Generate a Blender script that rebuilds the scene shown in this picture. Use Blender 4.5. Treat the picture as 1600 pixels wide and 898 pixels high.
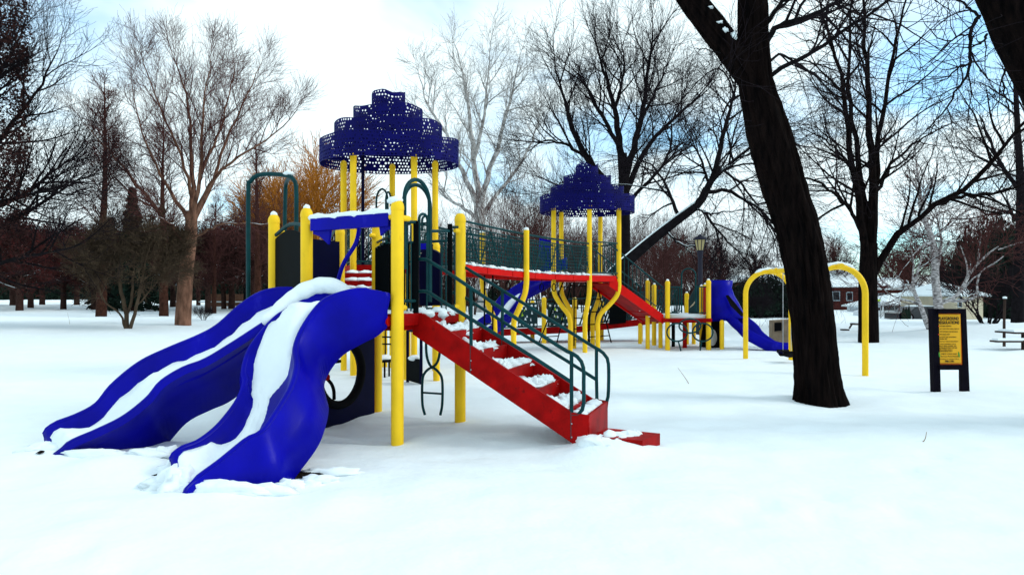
import bpy, bmesh, math, random
import numpy as np
from mathutils import Vector, noise
R = math.radians
sc = bpy.context.scene
for o in list(bpy.data.objects): bpy.data.objects.remove(o)
C = sc.collection

# ------------------------------------------------------------------ camera
EYE = 1.486; F = 1000.0; HZ = 458.0            # eye height, focal length and horizon in pixels of a 1600 wide frame
cam_d = bpy.data.cameras.new('camera'); cam = bpy.data.objects.new('camera', cam_d); C.objects.link(cam)
cam.location = (0, 0, EYE); cam.rotation_euler = (R(90), 0, 0)
cam_d.sensor_fit = 'HORIZONTAL'; cam_d.sensor_width = 36.0; cam_d.lens = 36.0 * F / 1600
cam_d.shift_y = (HZ - 449) / 1600; cam_d.clip_start = 0.05; cam_d.clip_end = 3000
sc.camera = cam

# ------------------------------------------------------------------ sky and sun
SUN_EL, SUN_AZ = R(36), R(92)                 # azimuth clockwise from +Y: from the right
w = bpy.data.worlds.new('World'); sc.world = w; w.use_nodes = True
nt = w.node_tree; nt.nodes.clear()
def N(t, **k):
    n = nt.nodes.new(t)
    for a, b in k.items(): setattr(n, a, b)
    return n
out = N('ShaderNodeOutputWorld'); bg = N('ShaderNodeBackground'); bg.inputs[1].default_value = 0.1
sky = N('ShaderNodeTexSky'); sky.sky_type = 'NISHITA'; sky.sun_disc = False
sky.sun_elevation = SUN_EL; sky.sun_rotation = SUN_AZ; sky.air_density = 1.0; sky.dust_density = 0.4; sky.ozone_density = 2.0
tc = N('ShaderNodeTexCoord'); sep = N('ShaderNodeSeparateXYZ'); nt.links.new(tc.outputs['Generated'], sep.inputs[0])
# flatten the direction on to a cloud deck so that clouds shrink towards the horizon
zz = N('ShaderNodeMath', operation='ADD'); zz.inputs[1].default_value = 0.22; nt.links.new(sep.outputs[2], zz.inputs[0])
zm = N('ShaderNodeMath', operation='MAXIMUM'); zm.inputs[1].default_value = 0.05; nt.links.new(zz.outputs[0], zm.inputs[0])
dx = N('ShaderNodeMath', operation='DIVIDE'); nt.links.new(sep.outputs[0], dx.inputs[0]); nt.links.new(zm.outputs[0], dx.inputs[1])
dy = N('ShaderNodeMath', operation='DIVIDE'); nt.links.new(sep.outputs[1], dy.inputs[0]); nt.links.new(zm.outputs[0], dy.inputs[1])
cmb = N('ShaderNodeCombineXYZ'); nt.links.new(dx.outputs[0], cmb.inputs[0]); nt.links.new(dy.outputs[0], cmb.inputs[1])
cl = N('ShaderNodeTexNoise'); cl.inputs['Scale'].default_value = 1.15; cl.inputs['Detail'].default_value = 5.0
cl.inputs['Roughness'].default_value = 0.52; cl.inputs['Distortion'].default_value = 0.4
off = N('ShaderNodeVectorMath', operation='ADD'); off.inputs[1].default_value = (3.7, 1.9, 0.0)
nt.links.new(cmb.outputs[0], off.inputs[0]); nt.links.new(off.outputs[0], cl.inputs['Vector'])
rmp = N('ShaderNodeValToRGB'); rmp.color_ramp.elements[0].position = 0.34; rmp.color_ramp.elements[1].position = 0.50
rmp.color_ramp.elements[0].color = (0.2, 0.2, 0.2, 1); rmp.color_ramp.elements[1].color = (1, 1, 1, 1)
nt.links.new(cl.outputs[0], rmp.inputs[0])
gain = N('ShaderNodeMix', data_type='RGBA', blend_type='MULTIPLY'); gain.inputs[0].default_value = 1.0
gain.inputs[7].default_value = (1.1, 1.75, 1.85, 1); nt.links.new(sky.outputs[0], gain.inputs[6])
mx = N('ShaderNodeMix', data_type='RGBA'); nt.links.new(rmp.outputs[0], mx.inputs[0])
nt.links.new(gain.outputs[2], mx.inputs[6]); mx.inputs[7].default_value = (7.0, 8.25, 8.6, 1)
nt.links.new(mx.outputs[2], bg.inputs[0]); nt.links.new(bg.outputs[0], out.inputs[0])

sd = bpy.data.lights.new('sun', 'SUN'); so = bpy.data.objects.new('sun', sd); C.objects.link(so)
sd.energy = 1.1; sd.angle = R(18); sd.color = (1.0, 0.96, 0.9)
tosun = Vector((math.sin(SUN_AZ) * math.cos(SUN_EL), math.cos(SUN_AZ) * math.cos(SUN_EL), math.sin(SUN_EL)))
so.rotation_euler = tosun.to_track_quat('Z', 'Y').to_euler(); so.location = tosun * 60

vs = sc.view_settings; vs.view_transform = 'Standard'; vs.look = 'None'; vs.exposure = 0.57; vs.gamma = 1.0
sc.render.engine = 'CYCLES'; sc.cycles.max_bounces = 5; sc.cycles.diffuse_bounces = 3; sc.cycles.glossy_bounces = 2

# ------------------------------------------------------------------ materials
def mat(name, col, rough=0.6, var=0.0, scale=6.0, bump=0.0, bscale=20.0, spec=0.3, col2=None, stretch=(1, 1, 1), metal=0.0):
    m = bpy.data.materials.new(name); m.use_nodes = True
    t = m.node_tree; b = t.nodes['Principled BSDF']
    b.inputs['Roughness'].default_value = rough; b.inputs['Specular IOR Level'].default_value = spec
    b.inputs['Metallic'].default_value = metal; b.inputs['Base Color'].default_value = (*col, 1)
    if var or bump or col2:
        g = t.nodes.new('ShaderNodeTexCoord'); mp = t.nodes.new('ShaderNodeMapping'); mp.inputs['Scale'].default_value = stretch
        t.links.new(g.outputs['Object'], mp.inputs[0])
    if var or col2:
        n = t.nodes.new('ShaderNodeTexNoise'); n.inputs['Scale'].default_value = scale; n.inputs['Detail'].default_value = 6
        t.links.new(mp.outputs[0], n.inputs['Vector'])
        r = t.nodes.new('ShaderNodeValToRGB'); r.color_ramp.elements[0].position = .32; r.color_ramp.elements[1].position = .68
        a = tuple(c * (1 - var) for c in col); c2 = col2 if col2 else tuple(min(1, c * (1 + var)) for c in col)
        r.color_ramp.elements[0].color = (*a, 1); r.color_ramp.elements[1].color = (*c2, 1)
        t.links.new(n.outputs[0], r.inputs[0]); t.links.new(r.outputs[0], b.inputs['Base Color'])
    if bump:
        n2 = t.nodes.new('ShaderNodeTexNoise'); n2.inputs['Scale'].default_value = bscale; n2.inputs['Detail'].default_value = 7
        t.links.new(mp.outputs[0], n2.inputs['Vector'])
        bp = t.nodes.new('ShaderNodeBump'); bp.inputs['Strength'].default_value = bump; bp.inputs['Distance'].default_value = .03
        t.links.new(n2.outputs[0], bp.inputs['Height']); t.links.new(bp.outputs[0], b.inputs['Normal'])
    return m
M = dict(
    yellow=mat('yellow_paint', (.90, .56, .018), .42, .08, 3, .04, 60, .12),
    blue=mat('blue_plastic', (.0018, .0018, .25), .34, .15, 2.5, .05, 40, .07, col2=(.002, .002, .33)),
    navy=mat('navy_perforated_steel', (.001, .001, .08), .5, .2, 3, spec=.08),
    darkblue=mat('dark_blue_plastic', (.0012, .0016, .020), .5, .2, 3, spec=.05),
    red=mat('red_paint', (.30, .002, .002), .5, .3, 5, .06, 40, .06),
    brightred=mat('bright_red_paint', (.55, .003, .002), .45, .1, 4, .03, 40, .08),
    green=mat('dark_green_paint', (.001, .036, .041), .45, .25, 8, .04, 60, .12),
    teal=mat('teal_green_panel', (.003, .028, .034), .5, .2, 6, spec=.25),
    black=mat('black_green_panel', (.001, .0022, .003), .6, .2, 6, spec=.04),
    rubber=mat('black_rubber', (.004, .004, .005), .8, .2, 12, spec=.05),
    steel=mat('galvanised_steel', (.35, .36, .38), .4, .15, 12, metal=.7),
    snow=mat('snow', (.80, .875, .90), .85, .02, 3, .28, 14, .1),
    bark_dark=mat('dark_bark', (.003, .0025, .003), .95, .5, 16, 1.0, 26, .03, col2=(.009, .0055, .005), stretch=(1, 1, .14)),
    bark_black=mat('blackish_bark', (.009, .0075, .009), .95, .35, 6, .4, 30, .05),
    bark_brown=mat('brown_bark', (.042, .022, .018), .95, .4, 6, .5, 30, .05),
    bark_tan=mat('tan_bark', (.17, .085, .056), .95, .5, 5, .6, 14, .05, stretch=(1, 1, .4)),
    twig_tan=mat('tan_purple_twig', (.075, .028, .026), .95, .3, 3, spec=.05),
    bark_red=mat('red_brown_bark', (.045, .018, .012), .95, .4, 6, .5, 20, .05),
    twig_red=mat('red_brown_twig', (.07, .028, .026), .95, .4, 2, spec=.05),
    twig_dark=mat('dark_twig', (.012, .0085, .011), .95, .3, 2, spec=.05),
    twig_olive=mat('olive_twig', (.07, .048, .032), .95, .3, 2, spec=.05),
    bark_pale=mat('pale_mottled_bark', (.34, .31, .30), .9, .5, 3, spec=.05, col2=(.62, .60, .58)),
    birch=mat('white_birch_bark', (.10, .08, .08), .85, .3, 9, spec=.08, col2=(.72, .68, .68), stretch=(1, 1, 2.2)),
    willow=mat('orange_willow_twig', (.40, .15, .02), .9, .3, 1, spec=.05),
    leaf_red=mat('dead_red_leaf', (.06, .012, .012), .9, .6, 2, spec=.05),
    leaf_dark=mat('dark_dead_leaf', (.028, .012, .011), .9, .5, 2, spec=.05),
    leaf_olive=mat('olive_bud', (.11, .078, .046), .9, .4, 2, spec=.05),
    needle=mat('evergreen_needle', (.010, .020, .014), .9, .5, 2, spec=.08),
    brick=mat('brick_wall', (.07, .017, .014), .9, .3, 4, spec=.1),
    orange_brick=mat('orange_brick_wall', (.36, .11, .035), .9, .3, 4, spec=.1),
    white=mat('white_siding', (.72, .76, .80), .7, .06, 2, spec=.2),
    cream=mat('cream_siding', (.58, .50, .36), .7, .08, 2, spec=.2),
    tan=mat('tan_concrete', (.24, .18, .12), .9, .2, 8, .3, 30),
    glass=mat('dark_window_glass', (.012, .014, .018), .12, spec=.5),
    carblack=mat('black_car_paint', (.006, .007, .012), .25, spec=.5),
    wood=mat('weathered_wood', (.05, .032, .026), .9, .4, 6, .5, 30, .1, stretch=(1, 1, .2)),
    fencewood=mat('brown_fence_wood', (.16, .075, .045), .9, .3, 4),
    signwood=mat('black_stained_wood', (.004, .003, .007), .75, .3, 8, .3, 40, .05),
    signyellow=mat('yellow_sign_sheet', (.85, .43, .01), .5, .05, 3),
    signorange=mat('orange_sign_border', (.80, .16, .01), .5, .1, 3),
    signblack=mat('black_lettering', (.01, .008, .006), .6),
    signred=mat('red_print', (.7, .04, .02), .6), signgreen=mat('green_print', (.06, .3, .03), .6),
    lamp=mat('lantern_glass', (.42, .34, .16), .4, .1, 3), lampmetal=mat('lamp_post_metal', (.006, .006, .02), .5),
    mulch=mat('dark_mulch', (.012, .008, .006), .95, .5, 30, 1.0, 60, .05),
    lime=mat('lime_sign', (.5, .75, .02), .6), greysign=mat('grey_sign', (.42, .5, .55), .6),
    grass=mat('dry_grass', (.25, .18, .1), .9),
)

# ------------------------------------------------------------------ geometry helpers
def PX(x, y, D): return Vector(((x - 800) / F * D, D, EYE + (HZ - y) / F * D))
def GX(x, D, z=0.0): return Vector(((x - 800) / F * D, D, z))
def onplane(x, y, A, B):
    """point of the vertical plane through ground points A and B that lies in direction (x, y)"""
    kx = (x - 800) / F; ax, ay = A[0], A[1]; ex, ey = B[0] - ax, B[1] - ay
    s = (kx * ay - ax) / (ex - kx * ey); D = ay + s * ey
    return PX(x, y, D)
def catmull(P, n):
    P = [Vector(p) for p in P]
    if len(P) < 3: return [P[0].lerp(P[-1], i / n) for i in range(n + 1)]
    seg = [(P[i + 1] - P[i]).length for i in range(len(P) - 1)]; tot = sum(seg) or 1; res = []
    for i in range(n + 1):
        d = tot * i / n; k = 0
        while k < len(seg) - 1 and d > seg[k]: d -= seg[k]; k += 1
        t = min(1, d / (seg[k] or 1))
        p1, p2 = P[k], P[k + 1]; p0 = P[k - 1] if k else p1 * 2 - p2; p3 = P[k + 2] if k + 2 < len(P) else p2 * 2 - p1
        res.append(.5 * ((2 * p1) + (p2 - p0) * t + (2 * p0 - 5 * p1 + 4 * p2 - p3) * t * t + (3 * p1 - p0 - 3 * p2 + p3) * t ** 3))
    return res
def root_loc(o):
    while o.parent: o = o.parent
    return Vector(o.location)
class G:
    def __init__(s): s.v = []; s.f = []
    def add(s, v, f):
        b = len(s.v); s.v += [tuple(p) for p in v]; s.f += [tuple(i + b for i in q) for q in f]; return s
    def tube(s, pts, r, n=8, cap=True, closed=False):
        pts = [Vector(p) for p in pts]; m = len(pts); rr = r if isinstance(r, (list, tuple)) else [r] * m
        V = []; prev = None
        for i, p in enumerate(pts):
            a = pts[(i - 1) % m] if (i or closed) else p; b = pts[(i + 1) % m] if (i < m - 1 or closed) else p
            t = (b - a).normalized() if (b - a).length > 1e-9 else Vector((0, 0, 1))
            if prev is None:
                ref = Vector((0, 0, 1)) if abs(t.z) < .9 else Vector((1, 0, 0)); x = t.cross(ref).normalized()
            else:
                x = (prev - t * prev.dot(t)); x = x.normalized() if x.length > 1e-6 else t.orthogonal().normalized()
            prev = x; y = t.cross(x)
            V += [p + (x * math.cos(2 * math.pi * k / n) + y * math.sin(2 * math.pi * k / n)) * rr[i] for k in range(n)]
        Fc = []
        for i in range(m if closed else m - 1):
            j = (i + 1) % m
            Fc += [(i * n + k, i * n + (k + 1) % n, j * n + (k + 1) % n, j * n + k) for k in range(n)]
        if cap and not closed: Fc += [tuple(range(n))[::-1], tuple(range((m - 1) * n, m * n))]
        return s.add(V, Fc)
    def hull8(s, lo, hi):      # two quads (bottom and top rings of four)
        return s.add(list(lo) + list(hi), [(3, 2, 1, 0), (4, 5, 6, 7), (0, 1, 5, 4), (1, 2, 6, 5), (2, 3, 7, 6), (3, 0, 4, 7)])
    def box(s, c, ax, ay, az):  # centre and three half axes
        c, ax, ay, az = Vector(c), Vector(ax), Vector(ay), Vector(az)
        lo = [c - ax - ay - az, c + ax - ay - az, c + ax + ay - az, c - ax + ay - az]
        return s.hull8(lo, [p + az * 2 for p in lo])
    def beam(s, a, b, wd, ht):  # rectangular bar between two points
        a, b = Vector(a), Vector(b); t = (b - a).normalized()
        sd_ = t.cross(Vector((0, 0, 1))); sd_ = sd_.normalized() if sd_.length > 1e-6 else Vector((1, 0, 0)); up = sd_.cross(t)
        return s.box((a + b) / 2, (b - a) / 2, sd_ * wd / 2, up * ht / 2)
    def prism(s, poly, z0, z1):
        n = len(poly); V = [(p[0], p[1], z0) for p in poly] + [(p[0], p[1], z1) for p in poly]
        return s.add(V, [tuple(range(n))[::-1], tuple(range(n, 2 * n))] + [(k, (k + 1) % n, n + (k + 1) % n, n + k) for k in range(n)])
    def slab(s, outline, nrm, th):   # any planar outline given a thickness along nrm
        n = len(outline); nv = Vector(nrm).normalized() * th / 2
        V = [Vector(p) - nv for p in outline] + [Vector(p) + nv for p in outline]
        return s.add(V, [tuple(range(n))[::-1], tuple(range(n, 2 * n))] + [(k, (k + 1) % n, n + (k + 1) % n, n + k) for k in range(n)])
    def lathe(s, c, prof, n=16):
        V = []; m = len(prof)
        for r, z in prof: V += [(c[0] + r * math.cos(2 * math.pi * k / n), c[1] + r * math.sin(2 * math.pi * k / n), z) for k in range(n)]
        Fc = [(i * n + k, i * n + (k + 1) % n, (i + 1) * n + (k + 1) % n, (i + 1) * n + k) for i in range(m - 1) for k in range(n)]
        return s.add(V, Fc + [tuple(range(n))[::-1], tuple(range((m - 1) * n, m * n))])
    def loft(s, rows, closed=False):
        n = len(rows[0]); V = [p for r in rows for p in r]; Fc = []
        for i in range(len(rows) - 1):
            for k in range(n if closed else n - 1):
                j = (k + 1) % n; Fc.append((i * n + k, i * n + j, (i + 1) * n + j, (i + 1) * n + k))
        return s.add(V, Fc)
    def blob(s, c, a, seed=0, nu=16, nv=10, amp=.22, fr=1.6):
        V = []
        for j in range(nv + 1):
            th = math.pi * j / nv
            for i in range(nu):
                ph = 2 * math.pi * i / nu
                d = Vector((math.sin(th) * math.cos(ph), math.sin(th) * math.sin(ph), math.cos(th)))
                k = 1 + amp * noise.noise(d * fr + Vector((seed * 3.1, seed * 1.7, seed)))+ amp * .5 * noise.noise(d * fr * 2.6 + Vector((seed, 5, seed))) + amp * .3 * noise.noise(d * fr * 6 + Vector((seed, 2, 8)))
                V.append((c[0] + a[0] * d.x * k, c[1] + a[1] * d.y * k, c[2] + a[2] * d.z * k))
        Fc = [(j * nu + i, (j + 1) * nu + i, (j + 1) * nu + (i + 1) % nu, j * nu + (i + 1) % nu) for j in range(nv) for i in range(nu)]
        return s.add(V, Fc)
    def build(s, name, m, parent=None, smooth=True, angle=40):
        me = bpy.data.meshes.new(name); o = root_loc(parent) if parent else Vector((0, 0, 0))
        me.from_pydata([(v[0] - o.x, v[1] - o.y, v[2] - o.z) for v in s.v], [], s.f); me.update()
        me.materials.append(M[m])
        ob = bpy.data.objects.new(name, me); C.objects.link(ob)
        if parent: ob.parent = parent
        if smooth:
            for p in me.polygons: p.use_smooth = True
            me.set_sharp_from_angle(angle=R(angle))
        return ob
def wear(m, col, scale, lo, hi, stretch=(1, 1, 1)):
    t = m.node_tree; b = t.nodes['Principled BSDF']; src = b.inputs['Base Color'].links[0].from_socket
    g = t.nodes.new('ShaderNodeTexCoord'); mp = t.nodes.new('ShaderNodeMapping'); mp.inputs['Scale'].default_value = stretch; n = t.nodes.new('ShaderNodeTexNoise'); n.inputs['Scale'].default_value = scale; n.inputs['Detail'].default_value = 8; n.inputs['Roughness'].default_value = .7
    r = t.nodes.new('ShaderNodeMapRange'); r.inputs[1].default_value = lo; r.inputs[2].default_value = hi; mx_ = t.nodes.new('ShaderNodeMix'); mx_.data_type = 'RGBA'; mx_.inputs[7].default_value = (*col, 1)
    t.links.new(g.outputs['Object'], mp.inputs[0]); t.links.new(mp.outputs[0], n.inputs['Vector']); t.links.new(n.outputs[0], r.inputs[0]); t.links.new(r.outputs[0], mx_.inputs[0]); t.links.new(src, mx_.inputs[6]); t.links.new(mx_.outputs[2], b.inputs['Base Color'])
wear(M['blue'], (.02, .02, .42), 3.5, .60, .85, (1, 1, .5)); wear(M['yellow'], (.62, .33, .02), 9, .62, .80, (1, 1, .35)); wear(M['red'], (.12, .004, .004), 11, .58, .74); wear(M['brightred'], (.30, .006, .004), 11, .6, .76)
def tag(o, label, cat, group=None):
    o['label'] = label; o['category'] = cat
    if group: o['group'] = group
    return o
def kind(o, k): o['kind'] = k; return o
def thing(name, label, cat, loc=(0, 0, 0), group=None):
    o = bpy.data.objects.new(name, None); C.objects.link(o); o.location = loc; o.empty_display_size = .2
    return tag(o, label, cat, group)
def tube(name, pts, r, m, par, n=10, smooth_n=0):
    if smooth_n: pts = catmull(pts, smooth_n)
    return G().tube(pts, r, n).build(name, m, par)
def arcpts(a, b, up, rise, n=14):
    """inverted U: legs at a and b (lower ends), rounded over the top by rise above up (z)"""
    a, b = Vector(a), Vector(b); mid = (a + b) / 2; h = (b - a) / 2; res = [a]
    for i in range(n + 1):
        t = math.pi * (1 - i / n); res.append(Vector((mid.x + h.x * -math.cos(math.pi - t), mid.y + h.y * -math.cos(math.pi - t), up + rise * math.sin(t))))
    res = [a] + [Vector((mid.x - h.x * math.cos(math.pi * i / n), mid.y - h.y * math.cos(math.pi * i / n), up + rise * math.sin(math.pi * i / n))) for i in range(n + 1)] + [b]
    return res

# ------------------------------------------------------------------ snow-covered ground
def bump_at(x, y, cx, cy, rx, ry, h):
    d = ((x - cx) / rx) ** 2 + ((y - cy) / ry) ** 2
    return h * math.exp(-d * 1.6)
def gz(x, y):
    d = math.hypot(x, y)
    a = min(1, d / 40)
    z = .050 * noise.noise(Vector((x * .55, y * .8, 0))) + .032 * noise.noise(Vector((x * 1.7, y * 2.3, 3)))
    z += (.05 + .25 * a) * noise.noise(Vector((x * .06, y * .075, 7))) * min(1, max(0, (d - 8) / 20))
    if d < 9:
        z += .022 * max(0, noise.noise(Vector((x * 3.6, y * 4.4, 5)))) + .010 * noise.noise(Vector((x * 7, y * 8, 2)))
    if x > 6 and y > 22: z -= .25 * min(1, (y - 22) / 20) * min(1, (x - 6) / 8)
    z += bump_at(x, y, 19.5, 24, 6, 2.5, .42)                       # plough bank near the birch
    # drift round the slide ends
    z += bump_at(x, y, -3.35, 5.35, .55, .40, .10) + bump_at(x, y, -4.25, 5.75, .5, .35, .05) + bump_at(x, y, -2.25, 4.55, .55, .2, .05)
    z += bump_at(x, y, .85, 5.95, .5, .28, .10)
    z -= bump_at(x, y, 4.4, 8.85, .75, .55, .07)                    # well round the big trunk
    z -= bump_at(x, y, -1.35, 7.2, 1.1, .9, .03)
    # trampled patch on the right foreground
    for k, (px, py) in enumerate(((1.5, 4.2), (1.75, 4.5), (2.05, 4.25), (2.3, 4.75), (2.7, 4.4), (3.3, 5.4), (3.9, 5.9), (-2.1, 3.4), (-2.5, 3.7), (-2.9, 3.55), (-1.6, 3.2))):
        z -= bump_at(x, y, px, py, .11, .17, .045)
    return z
g = G(); ys = [-14 + i * 1.4 for i in range(11)] + [1.5 + .055 * i for i in range(150)]
yy = ys[-1]; st = .06
while yy < 900: st *= 1.045; yy += st; ys.append(yy)
rows = []; NX = 230
for y in ys:
    hw = max(9, abs(y) * 1.15 + 5); rows.append([(hw * (2 * i / NX - 1), y, gz(hw * (2 * i / NX - 1), y)) for i in range(NX + 1)])
g.loft(rows); gr = g.build('snowy_ground', 'snow', None, True, 180); kind(gr, 'structure')

mg = G()
for (cx, cy, rx, ry, sd_) in ((-1.66, 5.22, .17, .13, 3), (-4.2, 5.70, .028, .03, 5), (-2.83, 5.12, .045, .006, 6)):
    n = 70; poly = []
    for i in range(n):
        a = 2 * math.pi * i / n; k = 1 + .5 * noise.noise(Vector((math.cos(a) * 2, math.sin(a) * 2, sd_))) + .4 * noise.noise(Vector((math.cos(a) * 7, math.sin(a) * 7, sd_))) + .2 * noise.noise(Vector((math.cos(a) * 15, math.sin(a) * 15, sd_)))
        x, y = cx + rx * k * math.cos(a), cy + ry * k * math.sin(a); poly.append((x, y, gz(x, y) + .012))
    mg.add([(cx, cy, gz(cx, cy) + .03)] + poly, [(0, 1 + i, 1 + (i + 1) % n) for i in range(n)])
kind(mg.build('bare_mulch', 'mulch', None), 'stuff')

# ================================================================== PLAY STRUCTURE
P1, P3, P2, P4 = Vector((-1.137, 6.35, 0)), Vector((-2.23, 6.95, 0)), Vector((-.60, 7.41, 0)), Vector((-1.69, 8.01, 0))
P0 = Vector((-2.80, 7.53, 0))
PS = thing('play_structure', 'large playground climber with yellow posts, blue slides, red stairs and perforated blue roofs', 'playground', (-1.4, 7.2, 0))
SN = G()                                        # all the snow that lies on the climber
def post(p, top, r=.0635, snow=True, z0=-.25, par=PS):
    prof = [(r, z0), (r, top - .05), (r * 1.06, top - .05), (r * 1.06, top - .02), (r * .95, top + .012), (r * .7, top + .04), (r * .3, top + .055)]
    o = G().lathe((p[0], p[1]), prof, 20).build('post', 'yellow', par)
    if snow: SN.blob((p[0], p[1], top + .05), (r * .62, r * .62, .04), p[0] * 3 + p[1], 10, 6)
    return o
def clamp(p, d, z, po, ln=.125):                # rounded fitting that carries a rail
    p = Vector((p[0], p[1], z)); d = Vector((d[0], d[1], 0)).normalized()
    G().tube([p, p + d * (ln - .02), p + d * ln], [.03, .03, .018], 12).build('clamp', 'yellow', po)
TOP = 2.36; DA = 1.24
pA = {}
for nm, p in (('1', P1), ('3', P3), ('2', P2), ('4', P4), ('0', P0)): pA[nm] = post(p, TOP, snow=nm in '012')
u = (P2 - P1).normalized(); v = (P3 - P1).normalized()
clamp(P1, v, 2.245, pA['1']); clamp(P1, u - v * .4, 2.235, pA['1'], .15); clamp(P3, -v, 2.245, pA['3']); clamp(P2, -u, 2.20, pA['2'])
clamp(P2, -u, 1.33, pA['2'], .14); clamp(P1, u, 1.34, pA['1'], .14); clamp(P0, -v + u, 2.2, pA['0']); clamp(P4, -u, 2.2, pA['4'])
# deck A
deck = G().prism([P1 + (u + v) * .03, P2 + (v - u) * .03, P4 - (u + v) * .03, P3 - (v - u) * .03], DA - .13, DA).build('deck', 'red', PS, False)
for a, b in ((P1, P2), (P2, P4), (P4, P3), (P3, P1)):
    d = (b - a).normalized(); G().beam(a + d * .07 + Vector((0, 0, DA - .02)), b - d * .07 + Vector((0, 0, DA - .02)), .05, .12).build('deck_edge', 'red', PS, False)
G().tube([P1 + v * .05 + Vector((-.03, -.06, DA - .03)), P1 + v * .10 + Vector((-.03, -.07, DA - .03))], .05, 14).build('bracket', 'red', PS)
# snow on deck A
for k in range(9):
    q = P1.lerp(P2, .25 + .08 * k) + v * (.10 + .09 * math.sin(k * 2.3)); SN.blob((q.x, q.y, DA + .03), (.11, .11, .05 + .02 * math.sin(k * 3)), k, 12, 8, .4, 2)
SN.hull8([P1 + (u + v) * .12 + Vector((0, 0, DA - .01)), P2 + (v - u) * .12 + Vector((0, 0, DA - .01)), P4 - (u + v) * .12 + Vector((0, 0, DA - .01)), P3 + (u - v) * .12 + Vector((0, 0, DA - .01))],
         [P1 + (u + v) * .16 + Vector((0, 0, DA + .045)), P2 + (v - u) * .16 + Vector((0, 0, DA + .04)), P4 - (u + v) * .16 + Vector((0, 0, DA + .05)), P3 + (u - v) * .16 + Vector((0, 0, DA + .045))])

# blue hood bar over the slide entrance with gussets and the sit-down bar
hz0, hz1 = 2.155, 2.285
a, b = P3 - v * .09, P1 + v * .09; d = (b - a).normalized(); nrm = Vector((d.y, -d.x, 0))
def Z(p, z): return Vector((p[0], p[1], z))
hood = G().slab([Z(a, hz0), Z(b, hz0), Z(b, hz1), Z(a, hz1)], nrm, .07).build('slide_hood', 'blue', PS, False)
for s_, e in ((a, 1), (b, -1)):
    q = s_ - nrm * .02; g_ = 1 if e > 0 else .6
    G().slab([Z(q, hz0 + .01), Z(q + d * e * .25 * g_, hz0 + .01), Z(q + d * e * .22 * g_, hz0 - .15 * g_), Z(q + d * e * .10 * g_, hz0 - .06 * g_), Z(q, hz0 - .03)], nrm, .03).build('gusset', 'blue', hood, False)
m_ = a.lerp(b, .52)
tube('sit_down_bar', [Z(m_ + u * .12, 2.16), Z(m_ + u * .06, 2.0), Z(m_ - v * -.12, 1.78), Z(m_ + v * .22, 1.50), Z(m_ + v * .23, 1.36)], .022, 'blue', hood, 10, 16)
pts = [Z(a, hz1) - d * .10 + Vector((0, 0, .02))] + [Z(a.lerp(b, t), hz1 + .012 + .008 * math.sin(t * 17)) for t in [i / 12 for i in range(13)]] + [Z(b, hz1 + .05) + d * .06]
SN.tube(pts, [.03] + [.036 + .008 * math.sin(i * 2.1) for i in range(13)] + [.05], 10)
SN.blob(tuple(Z(P1 + v * .03, TOP + .045)), (.075, .075, .045), 4); SN.blob(tuple(Z(P3, TOP + .05)), (.035, .035, .04), 5)

# ---- double slide, rims read as (pixel x, pixel y, distance)
RR = [(604, 460, 6.28), (570, 455, 6.2), (540, 459, 6.12), (510, 470, 6.05), (490, 490, 5.97), (471, 520, 5.86), (462, 547, 5.75), (464, 572, 5.62), (457, 603, 5.45), (440, 634, 5.28), (412, 675, 5.05), (388, 688, 4.98), (363, 708, 4.88), (342, 725, 4.80), (312, 747, 4.71), (294, 763, 4.64), (288, 774, 4.61)]
RL = [(546, 462, 6.52), (520, 457, 6.47), (495, 461, 6.42), (470, 471, 6.36), (446, 486, 6.28), (418, 512, 6.18), (391, 548, 6.05), (381, 582, 5.93), (383, 600, 5.86), (371, 630, 5.75), (342, 667, 5.55), (312, 691, 5.38), (290, 700, 5.28), (274, 707, 5.2), (267, 718, 5.16)]
RB = [(604, 512, 6.30), (587, 526, 6.24), (565, 537, 6.18), (534, 556, 6.1), (512, 584, 6.0), (505, 603, 5.9), (508, 622, 5.8), (512, 640, 5.7), (506, 671, 5.5), (493, 702, 5.33), (462, 743, 5.12), (440, 768, 4.9), (380, 775, 4.78), (330, 780, 4.68), (288, 780, 4.61)]
LL = [(486, 462, 6.86), (450, 453, 6.82), (410, 459, 6.72), (376, 480, 6.6), (342, 510, 6.5), (312, 527, 6.45), (262, 548, 6.4), (219, 569, 6.36), (177, 603, 6.3), (152, 633, 6.25), (122, 650, 6.2), (90, 662, 6.16), (76, 668, 6.13), (69, 679, 6.1)]
LR = [(536, 466, 6.56), (500, 466, 6.5), (465, 476, 6.42), (434, 494, 6.34), (406, 512, 6.27), (363, 540, 6.15), (321, 565, 6.06), (287, 578, 6.0), (253, 599, 5.95), (232, 624, 5.9), (194, 654, 5.85), (152, 675, 5.8), (113, 692, 5.76), (82, 714, 5.72)]
LB = [(536, 520, 6.9), (470, 548, 6.85), (420, 586, 6.72), (370, 626, 6.55), (338, 641, 6.42), (304, 658, 6.3), (279, 682, 6.3), (257, 708, 6.2), (224, 726, 6.1), (160, 730, 5.98), (97, 728, 5.74), (82, 722, 5.72)]
NS = 56
def rim(L): return catmull([PX(*q) for q in L], NS)
SL = G()
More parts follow.
